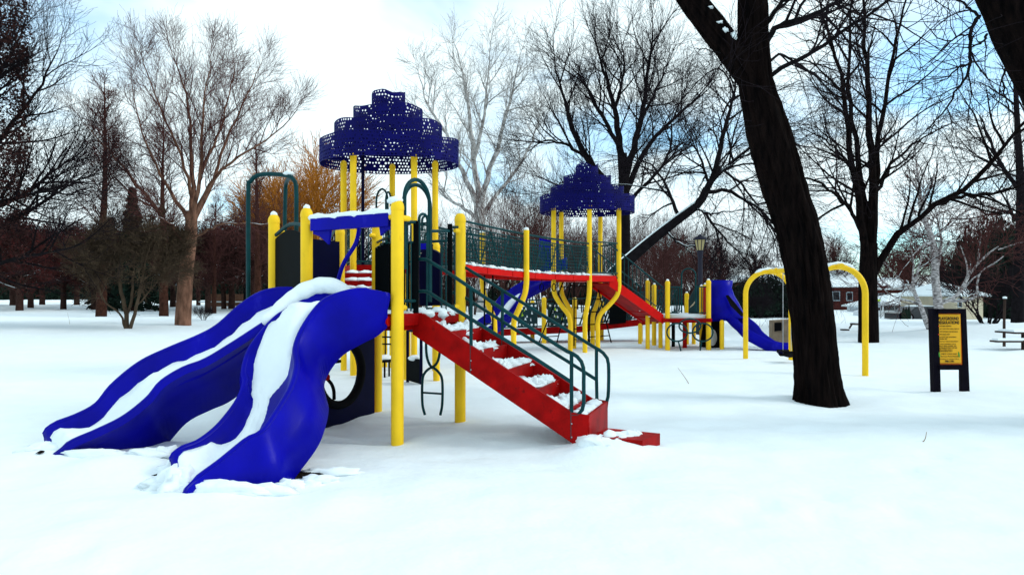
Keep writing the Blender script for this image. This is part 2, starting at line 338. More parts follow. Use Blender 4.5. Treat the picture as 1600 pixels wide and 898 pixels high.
def slide(name, left, right, rskirt, seed, snowrange, snowfill, par, tuck=0.0):
    Lp, Rp, Bp = rim(left), rim(right), rim(rskirt); rows = []; bed = []
    for i in range(NS + 1):
        l, r, b = Lp[i], Rp[i], Bp[i]; ac = (r - l); ac.z = 0; wd = ac.length; ac.normalize()
        dep = .17 * min(1, .35 + i / 12) * (1 if i < NS - 8 else max(.25, (NS - i) / 8))
        up = Vector((0, 0, 1)); prof = []
        lb = Vector(l) - up * (.34 if i < NS - 14 else .03 + .31 * max(0, (NS - i) / 14)) - ac * .035
        prof.append(lb); prof.append(l - ac * .045 - up * .03); prof.append(l - ac * .035 + up * .006); prof.append(l + up * .012); prof.append(l + ac * .028 - up * .006)
        b0 = l.lerp(r, .16) - up * dep; b1 = l.lerp(r, .32) - up * (dep + .035); b2 = l.lerp(r, .5) - up * (dep + .045); b3 = l.lerp(r, .68) - up * (dep + .035); b4 = l.lerp(r, .84) - up * dep
        prof += [l.lerp(r, .10) - up * dep * .6, b0, b1, b2, b3, b4, l.lerp(r, .90) - up * dep * .6]
        prof += [r - ac * .028 - up * .006, r + up * .012, r + ac * .035 + up * .006, r + ac * .045 - up * .03]
        tk_ = tuck * min(1, (NS - i) / 16); mid = (r + ac * .02).lerp(b, .45); prof += [mid - ac * tk_, b - ac * tk_ * .7]
        rows.append(prof); bed.append((b0, b1, b2, b3, b4, dep))
    o = G().loft(rows).build(name, 'blue', par, True, 60)
    for Q in (Lp, Rp): G().tube([p + Vector((0, 0, .006)) for p in Q[1:]], [.031 if 2 < i < NS - 3 else .02 for i in range(NS)], 12).build('rim', 'blue', o)
    so_ = o.modifiers.new('thickness', 'SOLIDIFY'); so_.thickness = .012; so_.offset = -1
    # snow lying in the channel
    r0, r1 = snowrange; srows = []
    for i in range(r0, r1 + 1):
        b0, b1, b2, b3, b4, dep = bed[i]; c0, c1, th = snowfill(i)
        e = 1 if min(i - r0, r1 - i) > 1 else min(i - r0, r1 - i) * .5
        nz = lambda k: .035 * noise.noise(Vector((i * .22, k * 1.4, seed)))
        row = []
        for k in range(11):
            t = c0 + (c1 - c0) * (k / 10 if True else 0); t = min(.93, max(.07, t + .03 * noise.noise(Vector((i * .45, seed, 2 if k < 5 else 9)))))
            p = Lp[i].lerp(Rp[i], t + .025 * noise.noise(Vector((i * 1.3, seed * 5, 1 if k < 5 else 4))))
            prof_t = min(t, 1 - t); dz = dep * min(1, prof_t / .16) if prof_t < .16 else dep + .045 * min(1, (prof_t - .16) / .3)
            hh = th * e * (math.sin(math.pi * k / 10) ** .5) + (nz(k) if 0 < k < 10 else 0)
            row.append((p.x, p.y, p.z - dz - .012 + max(.0, hh) + (.004 if 0 < k < 10 else -.012)))
        srows.append(row)
    SL.loft(srows)
    return o
sR = slide('slide', RL, RR, RB, 1, (3, 55), lambda i: (-.22 * min(1, max(0, i - 41) / 8) + .16 - .13 * min(1, max(0, i - 8) / 8) + .02 * math.sin(i * .5) + (.16 * min(1, max(0, i - 27) / 6)), .93 - .34 * min(1, max(0, i - 24) / 7) + .10 * max(0, i - 38) / 12, (.10 + .23 * min(1, max(0, i - 7) / 9)) - .26 * min(1, max(0, i - 20) / 9)), PS)
sL = slide('slide', LL, LR, LB, 2, (6, NS - 1), lambda i: (.13, .97, .14), PS, .17)
# snow hump over the divider between the two chutes
hp = [PX(*q) for q in ((548, 463, 6.42), (528, 449, 6.42), (500, 446, 6.42), (470, 458, 6.38), (445, 476, 6.32), (424, 494, 6.26), (410, 504, 6.24))]
SL.tube(catmull(hp, 48), [.03 + .055 * math.sin(math.pi * min(1, (i / 2 + 3) / 27)) ** .6 + .014 * noise.noise(Vector((i * .23, 3, 1))) for i in range(49)], 14)
for k, (x, y, D_, ax, ay, az) in enumerate(((255, 716, 5.66, .16, .10, .09), (232, 724, 5.6, .2, .1, .06), (285, 722, 5.25, .20, .12, .09), (318, 738, 5.0, .16, .10, .08), (98, 700, 5.95, .25, .16, .07), (70, 706, 5.95, .2, .15, .06), (150, 722, 5.7, .35, .07, .06), (350, 776, 4.66, .30, .07, .07), (410, 772, 4.72, .22, .06, .07), (300, 765, 4.75, .12, .1, .05), (284, 745, 4.88, .13, .17, .15), (276, 735, 5.02, .14, .14, .13), (262, 745, 4.98, .2, .14, .07), (452, 762, 4.88, .12, .06, .05), (520, 735, 5.3, .26, .09, .05), (498, 752, 5.05, .16, .06, .05), (480, 762, 4.95, .12, .05, .04))):
    c_ = GX(x, D_); SL.blob((c_.x, c_.y, gz(c_.x, c_.y) + .0), (ax, ay, az), k, 22, 12, .4, 1.9)
sn = SL.build('snow_on_slides', 'snow', None, True, 180); kind(sn, 'stuff')

# ---- front stairs
A, B = Vector((-1.01, 6.67, 0)), Vector((.62, 6.07, 0)); sdir = (B - A).normalized(); sper = Vector((-sdir.y, sdir.x, 0)) * .85
ST = bpy.data.objects.new('staircase', None); C.objects.link(ST); ST.parent = PS
L_ = (B - A).length
def stp(t, z, off=0.0): return A + sdir * t + (sper / .85) * off + Vector((0, 0, z))
for off in (0, .85):
    out_ = [stp(-.02, 1.275, off), stp(.10, 1.275, off), stp(L_ - .05, .235 + .12, off), stp(L_ + .12, .335, off), stp(L_ + .09, .05, off), stp(L_ - .02, .05, off), stp(-.02, 1.06, off)]
    G().slab(out_, sper, .035).build('stringer', 'red', ST, False)
nst = 5
for k in range(nst):
    t0 = .22 + k * (L_ - .20) / nst * 1.0; z = 1.06 - k * .183
    q0, q1 = stp(t0 - .10, z, .02), stp(t0 - .10, z, .83)
    tr = G(); e = sdir * .27
    tr.hull8([q0 - Vector((0, 0, .02)), q0 + e - Vector((0, 0, .02)), q1 + e - Vector((0, 0, .02)), q1 - Vector((0, 0, .02))], [q0, q0 + e, q1 + e, q1]); tr.build('tread', 'red', ST, False)
    r0, r1 = q0 + e, q1 + e
    G().hull8([r0 - Vector((0, 0, .10)), r0 + sdir * .018 - Vector((0, 0, .10)), r1 + sdir * .018 - Vector((0, 0, .10)), r1 - Vector((0, 0, .10))],
              [r0 + Vector((0, 0, .035)), r0 + sdir * .018 + Vector((0, 0, .035)), r1 + sdir * .018 + Vector((0, 0, .035)), r1 + Vector((0, 0, .035))]).build('riser', 'red', ST, False)
    rg = random.Random(k)
    for j in range(9):
        o_ = .10 + .08 * j; hh = rg.uniform(.035, .085); c = stp(t0 + .04 + rg.uniform(-.05, .05), z + .02, o_)
        SN.blob(tuple(c), (rg.uniform(.06, .12), rg.uniform(.06, .11), hh), k * 10 + j, 20, 14, .6, 2.2)
    c = stp(t0 - .03, z + .02, .2); SN.blob(tuple(c), (.12, .16, .10), k * 10 + 77, 14, 8, .5, 2.4)
# front board and the buried first step
q0, q1 = stp(L_ + .10, 0, 0), stp(L_ + .10, 0, .85)
G().slab([q0 + Vector((0, 0, .0)), q1 + Vector((0, 0, .0)), q1 + Vector((0, 0, .335)), q0 + Vector((0, 0, .335))], sdir, .03).build('front_board', 'red', ST, False)
qs = [Vector((.70, 6.03, 0)), Vector((1.20, 5.88, 0)), Vector((1.43, 6.18, 0)), Vector((.96, 6.42, 0))]
G().hull8([q + Vector((0, 0, .0)) for q in qs], [q + Vector((0, 0, .135)) for q in qs]).build('bottom_step', 'red', ST, False)
for (x, y, ax, ay, az, sd_) in ((.80, 6.02, .22, .2, .13, 1), (.98, 6.08, .2, .13, .145, 2), (1.1, 6.12, .15, .1, .15, 3), (.95, 5.92, .26, .13, .10, 4), (1.2, 6.15, .1, .06, .15, 5)):
    SN.blob((x, y, .02), (ax, ay, az), sd_, 20, 12, .35, 2)
for off in (.12, .3, .48, .66, .76): SN.blob(tuple(stp(L_ + .0, .315, off)), (.09, .1, .04), off * 9, 12, 8, .4, 2)
# handrails
A2, B2 = A + sper, B + sper
def rail(side, px, r=.0185, nm='handrail', sm=40):
    a_, b_ = (A, B) if side == 0 else (A2, B2)
    return tube(nm, [onplane(x, y, a_, b_) for x, y in px], r, 'green', ST, 10, sm)
rail(0, [(655, 405), (664, 405), (674, 410), (700, 426), (760, 466), (820, 506), (880, 545), (898, 554), (908, 564), (912, 578), (912, 600), (912, 630), (908, 643), (900, 649), (894, 648)])
rail(0, [(654, 455), (664, 455), (672, 458), (700, 476), (760, 513), (830, 556), (893, 597)])
rail(0, [(736, 449), (736, 500), (736, 582)], nm='rail_post', sm=0); rail(0, [(893, 551), (893, 600), (893, 686)], nm='rail_post', sm=0)
rail(1, [(706, 411), (714, 411), (724, 416), (760, 438), (820, 475), (880, 512), (925, 540), (940, 549), (949, 560), (951, 575), (951, 600), (950, 620), (946, 632), (938, 639), (933, 638)])
rail(1, [(706, 457), (714, 458), (722, 462), (760, 486), (820, 524), (880, 560), (932, 593)])
rail(1, [(785, 455), (785, 520), (785, 560)], nm='rail_post', sm=0); rail(1, [(932, 545), (932, 590), (933, 642)], nm='rail_post', sm=0)
for x, y, sd_ in ((736, 563, 0), (736, 577, 0), (893, 661, 0), (893, 682, 0), (785, 545, 1), (785, 556, 1)):
    p = onplane(x, y, *((A, B) if sd_ == 0 else (A2, B2))); G().blob((p.x, p.y - .02, p.z), (.008, .006, .008), 1, 8, 6, 0).build('bolt', 'steel', ST)
# entrance hoops, gate posts and panel between P1 and P2
def onE(x, y, a_=P1, b_=P2): return onplane(x, y, a_, b_)
for x0, x1, top_, bot in ((632, 671, 281, 470), (643, 684, 288, 472)):
    l_, r_ = onE(x0, 420), onE(x1, bot); sh = Vector((0, 0, 0)) if x0 == 632 else v * .10
    zt = EYE + (HZ - top_) / F * (l_.y + r_.y) / 2
    G().tube(arcpts(l_ + sh, r_ + sh, zt - .22, .22), .021, 10).build('entrance_hoop', 'green', PS)
for x, yt, yb in ((650, 345, 489), (703, 350, 489)):
    G().beam(onE(x, yt), onE(x, yb), .05, .05).build('gate_post', 'black', PS, False)
for x0, x1, y in ((621, 650, 347), (671, 703, 361), (703, 719, 355), (621, 650, 470), (703, 719, 478)):
    tube('gate_rail', [onE(x0, y), onE(x1, y)], .017, 'green', PS)
for x, top_ in ((636, 352), (642, 352), (667, 365), (690, 365), (697, 362), (711, 358)):
    tube('baluster', [onE(x, top_), onE(x, 486)], .009, 'green', PS, 6)
G().tube(arcpts(onE(655, 400) , onE(668, 400), onE(660, 343).z, .06), .015, 8).build('grab_loop', 'green', PS)
G().tube(arcpts(onE(677, 360) + v * .15, onE(690, 360) + v * .15, onE(684, 345).z, .06), .013, 8).build('grab_loop', 'green', PS)

# back (P4-P2) barrier: vertical dark slats; left (P3-P0) dark panel; P0-P4 barrier
def slats(a_, b_, z0, z1, n, m='black', wd=.05, t0=.08, t1=.92):
    for k in range(n):
        t = t0 + (t1 - t0) * k / (n - 1); p = a_.lerp(b_, t)
        G().beam(Z(p, z0), Z(p, z1), wd, .02).build('slat', m, PS, False)
    tube('barrier_rail', [Z(a_, z1), Z(b_, z1)], .017, 'green', PS); tube('barrier_rail', [Z(a_, z0), Z(b_, z0)], .017, 'green', PS)
def panel(name, a_, b_, z0, z1, m, th=.03, t0=.06, t1=.94, arch=0.0):
    p0, p1 = a_.lerp(b_, t0), a_.lerp(b_, t1); n = 10
    top_ = [Z(p1.lerp(p0, i / n), z1 + arch * math.sin(math.pi * i / n)) for i in range(n + 1)]
    d_ = (p1 - p0).normalized()
    return G().slab([Z(p0, z0), Z(p1, z0)] + top_, Vector((d_.y, -d_.x, 0)), th).build(name, m, PS, False)
panel('barrier_panel', P3, P0, DA + .05, 2.12, 'black', .03, .06, .92, .08)
tube('barrier_rail', [Z(P0, 2.15), Z(P0.lerp(P3, .5), 2.26), Z(P3, 2.22)], .022, 'green', PS, 10, 12)
P5 = Vector((-2.35, 8.75, 0)); post(P5, 2.34, .062, True, DA - .2)
panel('barrier_panel', P0, P5, DA + .05, 2.1, 'black', .03, .1, .9)
panel('barrier_panel', P3, P4, DA + .05, 2.08, 'darkblue', .03, .06, .42)
slats(P4, P2, DA + .06, 2.1, 9, 'black', .045, .06, .5)
panel('barrier_panel', P4, P2, DA + .1, 1.95, 'darkblue', .05, .55, .78, .06)
tube('barrier_rail', [Z(P4, 2.12), Z(P1.lerp(P4, .35), 2.1)], .016, 'green', PS)
slats(P4, P4.lerp(P1, .55), DA + .08, 2.05, 4, 'black', .06)
G().prism([P0 + Vector((.05, .05, 0)), P3, P4, P5], DA - .13, DA - .004).build('deck', 'red', PS, False)
# overhead arch on the left (climber loop)
pl = [(388, 640, 7.95), (388, 470, 7.95), (388, 300, 7.95), (391, 284, 7.95), (400, 275, 7.95), (415, 272, 7.93), (440, 273, 7.85), (453, 276, 7.8), (461, 284, 7.75), (463, 300, 7.75), (463, 350, 7.75), (463, 400, 7.75)]
tube('climber_arch', [PX(*q) for q in pl], .027, 'green', PS, 12, 60)
tube('climber_arch', [PX(*q) for q in ((455, 275, 7.82), (448, 284, 8.2), (446, 298, 8.3), (445, 350, 8.3), (445, 420, 8.3))], .025, 'green', PS, 12, 24)
SN.blob(tuple(PX(451, 271, 7.82)), (.06, .05, .03), 8)
# steering-wheel panel with a round hole under the deck
pa, pb = P3.lerp(P4, .14), P3.lerp(P4, .93); d_ = (pb - pa).normalized(); cz = .56; rr = .34; cc = pa.lerp(pb, .36); n = 40
inn, outr = [], []
for i in range(n):
    a_ = 2 * math.pi * i / n; inn.append(cc + d_ * rr * math.cos(a_) + Vector((0, 0, cz + rr * math.sin(a_))))
    ex = (pb - cc).length if math.cos(a_) > 0 else (pa - cc).length
    k = min(ex / max(1e-3, abs(math.cos(a_))), (.62 if math.sin(a_) < 0 else .50) / max(1e-3, abs(math.sin(a_))))
    outr.append(cc + d_ * k * math.cos(a_) + Vector((0, 0, cz + k * math.sin(a_))))
nn = Vector((d_.y, -d_.x, 0)) * .03
pg = G().loft([[p - nn for p in inn], [p - nn for p in outr], [p + nn for p in outr], [p + nn for p in inn], [p - nn for p in inn]], True)
wp = pg.build('wheel_panel', 'darkblue', PS, False)
tl = G().tube([cc + nn + d_ * (rr + .02) * math.cos(2 * math.pi * i / n) + Vector((0, 0, cz + (rr + .02) * math.sin(2 * math.pi * i / n))) for i in range(n)], .05, 10, False, True); tl.build('rubber_rim', 'rubber', wp)
hub = cc - d_ * .20 + Vector((0, 0, cz - .02))
for off_ in (((.01, .04), (.04, .11), (.11, .155), (.22, .16)), ((.02, -.03), (.08, -.09), (.115, -.17), (.12, -.27))):
    tube('wheel_spoke', [hub + d_ * a_ + Vector((0, 0, b_)) for a_, b_ in off_], .02, 'rubber', wp, 10, 14)
G().blob(tuple(hub), (.04, .04, .04), 1, 12, 8, 0).build('wheel_hub', 'red', wp)
G().beam(Z(P4 - d_ * .085, -.05), Z(P4 - d_ * .085, 1.1), .04, .05).build('support_board', 'red', PS, False)
# loop ladder under the back edge
def onB(x, y): return onplane(x, y, P2, P4)
tube('loop_ladder', [onB(*q) for q in ((664, 648), (660, 630), (660, 595), (664, 582), (675, 574), (686, 582), (691, 595), (691, 630), (688, 648))], .016, 'green', PS, 8, 40)
tube('loop_ladder', [onB(*q) for q in ((666, 520), (666, 548), (669, 564), (675, 573), (683, 566), (687, 550), (687, 520))], .016, 'green', PS, 8, 30)
tube('rung', [onB(661, 613), onB(691, 615)], .012, 'green', PS)
# ground level play pieces behind the front deck
post(GX(634, 10.9), 1.45, .058, False); post(GX(682, 10.9), 2.30, .058); post(GX(601, 13.2), 2.30, .055, False); post(GX(637, 12.4), 2.40, .055)
q0, q1 = GX(637, 10.6), GX(658, 10.3)
G().slab([Z(q0, .05), Z(q1, .03), Z(q1, .42), Z(q0, .42)], q1.cross(Vector((0, 0, 1))), .05).build('play_panel', 'black', PS, False)
for q in (q0, q1): G().beam(Z(q, -.1), Z(q, .87), .045, .045).build('panel_post', 'darkblue', PS, False)
G().beam(Z(q0, .87), Z(q1, .87), .04, .04).build('panel_rail', 'darkblue', PS, False)
SN.blob(tuple(Z(q0.lerp(q1, .5), .43)), (.1, .06, .05), 12)
for y in (526, 537, 558, 561): tube('rung', [PX(590, y, 11.5), PX(612, y + .5, 11.3)], .014, 'black', PS, 8)
G().beam(PX(602, 516, 11.4), PX(602, 558, 11.4), .02, .02).build('ladder_side', 'black', PS, False)
for x, y in ((588, 11.3), (594, 11.2), (601, 11.25), (608, 11.4)): G().beam(GX(x, y, -.05), GX(x, y, .30), .03, .02).build('stool_leg', 'rubber', PS, False)
G().lathe((GX(600, 11.3).x, 11.3), [(.17, .28), (.18, .31), (.16, .33)], 20).build('stool_seat', 'rubber', PS); SN.blob(tuple(GX(600, 11.3, .34)), (.16, .16, .06), 14)

# ---- hexagon tower B with its roof, reached by steps from deck A
DB = 2.0
TB = [GX(552, 11.6), GX(647, 11.7), GX(680, 12.3), GX(613, 12.95), GX(537, 12.3)]
for k, p in enumerate(TB): post(p, 3.98 if k != 3 else 4.05, .0585, False)
G().prism(TB, DB - .14, DB).build('deck', 'red', PS, False)
cB = Vector((-2.36, 12.25, 0))
steps = bpy.data.objects.new('upper_stairs', None); C.objects.link(steps); steps.parent = PS
s0, s1 = P4 + Vector((-.30, .35, 0)), GX(570, 11.6); sd2 = (s1 - s0).normalized(); sp2 = Vector((-sd2.y, sd2.x, 0))
for k in range(5):
    z = DA + .02 + k * .14; q = s0.lerp(s1, .25 + .16 * k)
    G().box(q + Vector((0, 0, z - .05)), sd2 * .16, sp2 * .36, Vector((0, 0, .06))).build('tread', 'red', steps, False)
    for j in (-.2, 0, .2): SN.blob(tuple(q + sp2 * j + Vector((0, 0, z + .02))), (.14, .14, .05), k + j, 10, 6, .4)
for s_ in (-1, 1):
    G().beam(s0 + sp2 * .40 * s_ + Vector((0, 0, DA - .02)), s1 + sp2 * .40 * s_ + Vector((0, 0, DB)), .04, .22).build('stringer', 'red', steps, False)
    tube('handrail', [s0 + sp2 * .42 * s_ + Vector((0, 0, DA + .85)), s1 + sp2 * .42 * s_ + Vector((0, 0, DB + .85))], .018, 'green', steps)
    for k in range(9):
        q = s0.lerp(s1, k / 8) + sp2 * .42 * s_; zz_ = DA + (DB - DA) * k / 8
        tube('baluster', [Z(q, zz_), Z(q, zz_ + .85)], .012, 'black', steps, 6)
def tower_rail(ring, z0, z1, skip=(), n=8, par=PS):
    for k in range(len(ring)):
        if k in skip: continue
        a_, b_ = ring[k], ring[(k + 1) % len(ring)]
        tube('barrier_rail', [Z(a_, z1), Z(b_, z1)], .018, 'green', par, 8); tube('barrier_rail', [Z(a_, z0), Z(b_, z0)], .018, 'green', par, 8)
        for j in range(1, n): tube('baluster', [Z(a_.lerp(b_, j / n), z0), Z(a_.lerp(b_, j / n), z1)], .009, 'green', par, 6)
tower_rail(TB, DB + .06, DB + .85, (1,))
G().tube(arcpts(GX(588, 13, DB), GX(606, 13, DB), DB + 1.35, .25), .02, 8).build('entrance_hoop', 'green', PS)
G().tube(arcpts(GX(603, 12.6, DB), GX(611, 12.9, DB), DB + 1.3, .2), .02, 8).build('entrance_hoop', 'green', PS)
tube('fire_pole', [PX(567, 232, 12.2), GX(567, 12.2, 0)], .03, 'darkblue', PS)
panel('barrier_panel', GX(655, 10.9), GX(683, 11.1), 1.3, 2.25, 'darkblue', .04, 0, 1, .1)
G().box(PX(664, 385, 10.6), (.09, 0, 0), (0, .05, 0), (0, 0, .05)).build('panel_badge', 'blue', PS, False)
G().slab([PX(652, 395, 10.55), PX(664, 395, 10.55), PX(658, 405, 10.55)], (0, 1, 0), .02).build('panel_badge', 'cream', PS, False)

RY = .70
def perforated_roof(c, radii, zbs, h, seed, posts):
    rt = bpy.data.objects.new('roof', None); C.objects.link(rt); rt.parent = PS; rg = random.Random(seed)
    for ri, (r, zb) in enumerate(zip(radii, zbs)):
        nu = max(14, int(2 * math.pi * r / .064)); nv = 7; g_ = G(); ph0 = rg.uniform(0, 6)
        wav = lambda a, t: (.022 * math.sin(3 * a + ph0) + .010 * math.sin(7 * a + ph0 * 2)) * (.1 + .9 * t) + (.045 * math.sin(3 * a + 1) * t if ri == 3 else 0) 
        def pt(uu, vv):
            a_ = 2 * math.pi * uu / nu; t = vv / nv; rr_ = r * (1 + .015 * math.sin(3 * a_ + ph0))
            return (c[0] + rr_ * math.cos(a_), c[1] + RY * rr_ * math.sin(a_), zb + h * t + wav(a_, t))
        idx = {}
        def vid(uu, vv):
            key = (round(uu % nu, 4), round(vv, 4))
            if key not in idx: idx[key] = len(g_.v); g_.v.append(pt(uu, vv))
            return idx[key]
        leaf = set()
        for _ in range(nu // 5):                     # stems of the leaf pattern stay solid
            a0, b0 = rg.randrange(nu), rg.randrange(nv)
            for k in range(3): leaf.add(((a0 + k) % nu, min(nv - 1, b0)))
        for i in range(nu):
            for j in range(nv):
                sh_ = .5 * (j % 2); cs = [vid(i + sh_, j), vid(i + 1 + sh_, j), vid(i + 1 + sh_, j + 1), vid(i + sh_, j + 1)]
                if (i, j) in leaf or rg.random() < .16: g_.f.append(tuple(cs)); continue
                k = rg.uniform(.24, .36); ox, oy = sh_ + rg.uniform(-.08, .08), rg.uniform(-.08, .08)
                hs = []
                for q in range(8):
                    a_ = math.pi * (q / 4 + 1.25); hs.append(vid(i + .5 + ox + k * math.cos(a_) + 1e-3, j + .5 + oy + k * math.sin(a_)))
                for q in range(4):
                    g_.f.append((cs[q], cs[(q + 1) % 4], hs[(2 * q + 2) % 8], hs[2 * q + 1])); g_.f.append((cs[q], hs[2 * q + 1], hs[2 * q]))
        o = g_.build('roof_ring', 'navy', rt, False); s_ = o.modifiers.new('thickness', 'SOLIDIFY'); s_.thickness = .01
        if ri:
            for q in range(6):
                a_ = q * math.pi / 3 + ri; p0 = (c[0] + radii[ri - 1] * .99 * math.cos(a_), c[1] + RY * radii[ri - 1] * .99 * math.sin(a_), zbs[ri - 1] + h * .85); p1 = (c[0] + r * math.cos(a_), c[1] + RY * r * math.sin(a_), zb + .06)
                G().beam(p0, p1, .03, .02).build('roof_strut', 'navy', rt, False)
    for p in posts:
        dr = Vector((p[0] - c[0], p[1] - c[1], 0)).normalized(); dr = dr / math.sqrt(dr.x ** 2 + (dr.y / RY) ** 2); e = Vector((c[0], c[1], 0)) + dr * radii[0] * .98
        G().beam(Z(p, zbs[0] + .12), Z(e, zbs[0] + .16), .035, .05).build('roof_strut', 'navy', rt, False)
        G().beam(Z(p, zbs[0] + .14), Z(Vector((c[0], c[1], 0)) + dr * radii[1] * .98, zbs[1] + .05), .03, .04).build('roof_strut', 'navy', rt, False)
perforated_roof(cB, (1.32, 1.02, .66, .32), (3.93, 4.24, 4.55, 4.86), .44, 3, TB)

# ---- tower C with S-bent posts
DC = 1.94; cC = Vector((.117 * 16.9, 16.95, 0))
TCs = [(865, 891, 16.7), (921, 914, 16.2), (967, 934, 16.9), (938, 926, 17.9), (877, 897, 17.7)]
TC = []
for k, (xu, xb, D) in enumerate(TCs):
    pu, pb_ = GX(xu, D), GX(xb, D + (.0 if k != 1 else .1)); TC.append(pu)
    tube('bent_post', [Z(pu, 3.72), Z(pu, 2.8), Z(pu, 1.9), Z(pu, 1.65), Z(pu.lerp(pb_, .10), 1.42), Z(pu.lerp(pb_, .5), 1.15), Z(pu.lerp(pb_, .88), .93), Z(pb_, .72), Z(pb_, .45), Z(pb_, -.25)], .0625, 'yellow', PS, 14, 50)
G().prism([TC[0], TC[1], TC[2], TC[3], TC[4]], DC - .15, DC).build('deck', 'brightred', PS, False)
SN.prism([p.lerp(cC, .12) for p in TC], DC - .01, DC + .05)
tower_rail(TC, DC + .07, DC + .86, (0,))
perforated_roof(cC, (1.25, .97, .63, .30), (3.60, 3.87, 4.15, 4.45), .42, 9, TC)
# ---- bridge B to C
br = bpy.data.objects.new('bridge', None); C.objects.link(br); br.parent = PS
b0, b1 = Vector((-.98, 11.72, 0)), Vector((1.96, 16.2, 0)); bd = (b1 - b0).normalized(); bp_ = Vector((-bd.y, bd.x, 0)) * 1.03
def BZ(t): return 2.03 + (DC - 2.03) * t - .05 * math.sin(math.pi * t)
def bpt(t, dz, off): return b0.lerp(b1, t) + bp_ * off + Vector((0, 0, BZ(t) + dz))
for off in (0, 1):
    for k in range(6): G().beam(bpt(k / 6, -.07, off), bpt((k + 1) / 6 - .004, -.07, off), .05, .12).build('bridge_beam', 'brightred', br, False)
    for k in range(12): G().lathe((bpt((k + .5) / 12, 0, off).x + .0, bpt((k + .5) / 12, 0, off).y - (.028 if off == 0 else -.028)), [(.010, bpt((k + .5) / 12, -.075, off).z - .01), (.010, bpt((k + .5) / 12, -.075, off).z + .01)], 6).build('bolt', 'steel', br)
    tube('bridge_rail', [bpt(k / 20, .80, off) for k in range(21)], .022, 'green', br); tube('bridge_rail', [bpt(k / 20, .70, off) for k in range(21)], .012, 'green', br, 8); tube('bridge_rail', [bpt(k / 20, .03, off) for k in range(21)], .018, 'green', br, 8)
    wires = G()
    for j in range(1, 9): wires.tube([bpt(k / 12, .03 + .076 * j, off) for k in range(13)], .008, 4)
    for k in range(1, 60): wires.tube([bpt(k / 60, .03, off), bpt(k / 60, .70, off)], .008, 4)
    kind(wires.build('mesh_wire', 'green', br), 'stuff')
    for k in range(8):
        a_, b_ = k / 8, (k + 1) / 8
        tube('brace', [bpt(a_, .03, off), bpt((a_ + b_) / 2, .72, off)], .014, 'green', br, 6); tube('brace', [bpt((a_ + b_) / 2, .72, off), bpt(b_, .03, off)], .014, 'green', br, 6)
for k in range(22):
    G().beam(bpt((k + .5) / 22, -.015, .03), bpt((k + .5) / 22, -.015, .97), .21, .03).build('bridge_plank', 'green', br, False)
rg = random.Random(4)
for k in range(44):
    for off in (.06, .9): SN.blob(tuple(bpt((k + .5) / 44, .02, off)), (.11, .11, rg.uniform(.015, .05)), k, 10, 6, .4)
for off, D in ((0, 13.6), (1, 14.2)):
    t = min(1, max(0, ((Vector((.019 * 13.6, 13.6, 0)) - b0).dot(bd)) / (b1 - b0).length)); p = bpt(t, 0, off); p.z = 0
    sg = 1 if off == 0 else -1; px_ = Vector((bp_.x, bp_.y, 0)).normalized() * (-.06 if off == 0 else .06); inw = Vector((-.27 if off == 0 else .27, 0, 0))
    q = p + px_
    tube('bent_post', [Z(q, 2.82), Z(q, 2.2), Z(q, 1.9), Z(q, 1.72), Z(q + inw * .12, 1.48), Z(q + inw * .55, 1.18), Z(q + inw * .92, .95), Z(q + inw, .75), Z(q + inw, .4), Z(q + inw, -.25)], .06, 'yellow', PS, 14, 50)
    SN.blob(tuple(Z(q, 2.84)), (.06, .06, .04), off)
# chain climbers and rings under the bridge
for x0 in (.45, .58, .72, .83):
    c = bpt(x0, -.30, .5); G().tube([c + bd * .09 * math.cos(2 * math.pi * i / 16) + Vector((0, 0, .09 * math.sin(2 * math.pi * i / 16))) for i in range(16)], .012, 6, False, True).build('trapeze_ring', 'black', PS)
    tube('chain', [c + Vector((0, 0, .09)), bpt(x0, -.1, .5)], .006, 'black', PS, 5)
def ladder(pA_, pB_, pC_, pD_, n, m='black', r=.018):     # feet A,B  heads C,D
    lo = bpy.data.objects.new('ladder', None); C.objects.link(lo); lo.parent = PS
    tube('ladder_side', [pA_, pC_], r, m, lo); tube('ladder_side', [pB_, pD_], r, m, lo)
    for k in range(n): t = (k + .6) / n; tube('rung', [pA_.lerp(pC_, t), pB_.lerp(pD_, t)], r * .75, m, lo, 8)
ladder(PX(897, 540, 17.2), PX(921, 540, 17.3), PX(897, 440, 17.0), PX(921, 440, 17.1), 6)
ladder(PX(841, 538, 17.8), PX(870, 536, 18.2), PX(880, 440, 17.6), PX(893, 440, 17.9), 5)
ladder(PX(955, 535, 18.2), PX(920, 538, 17.8), PX(932, 440, 17.6), PX(915, 440, 17.4), 5)
ladder(PX(757, 538, 12.9), PX(770, 538, 13.6), PX(757, 430, 12.9), PX(770, 430, 13.6), 2)
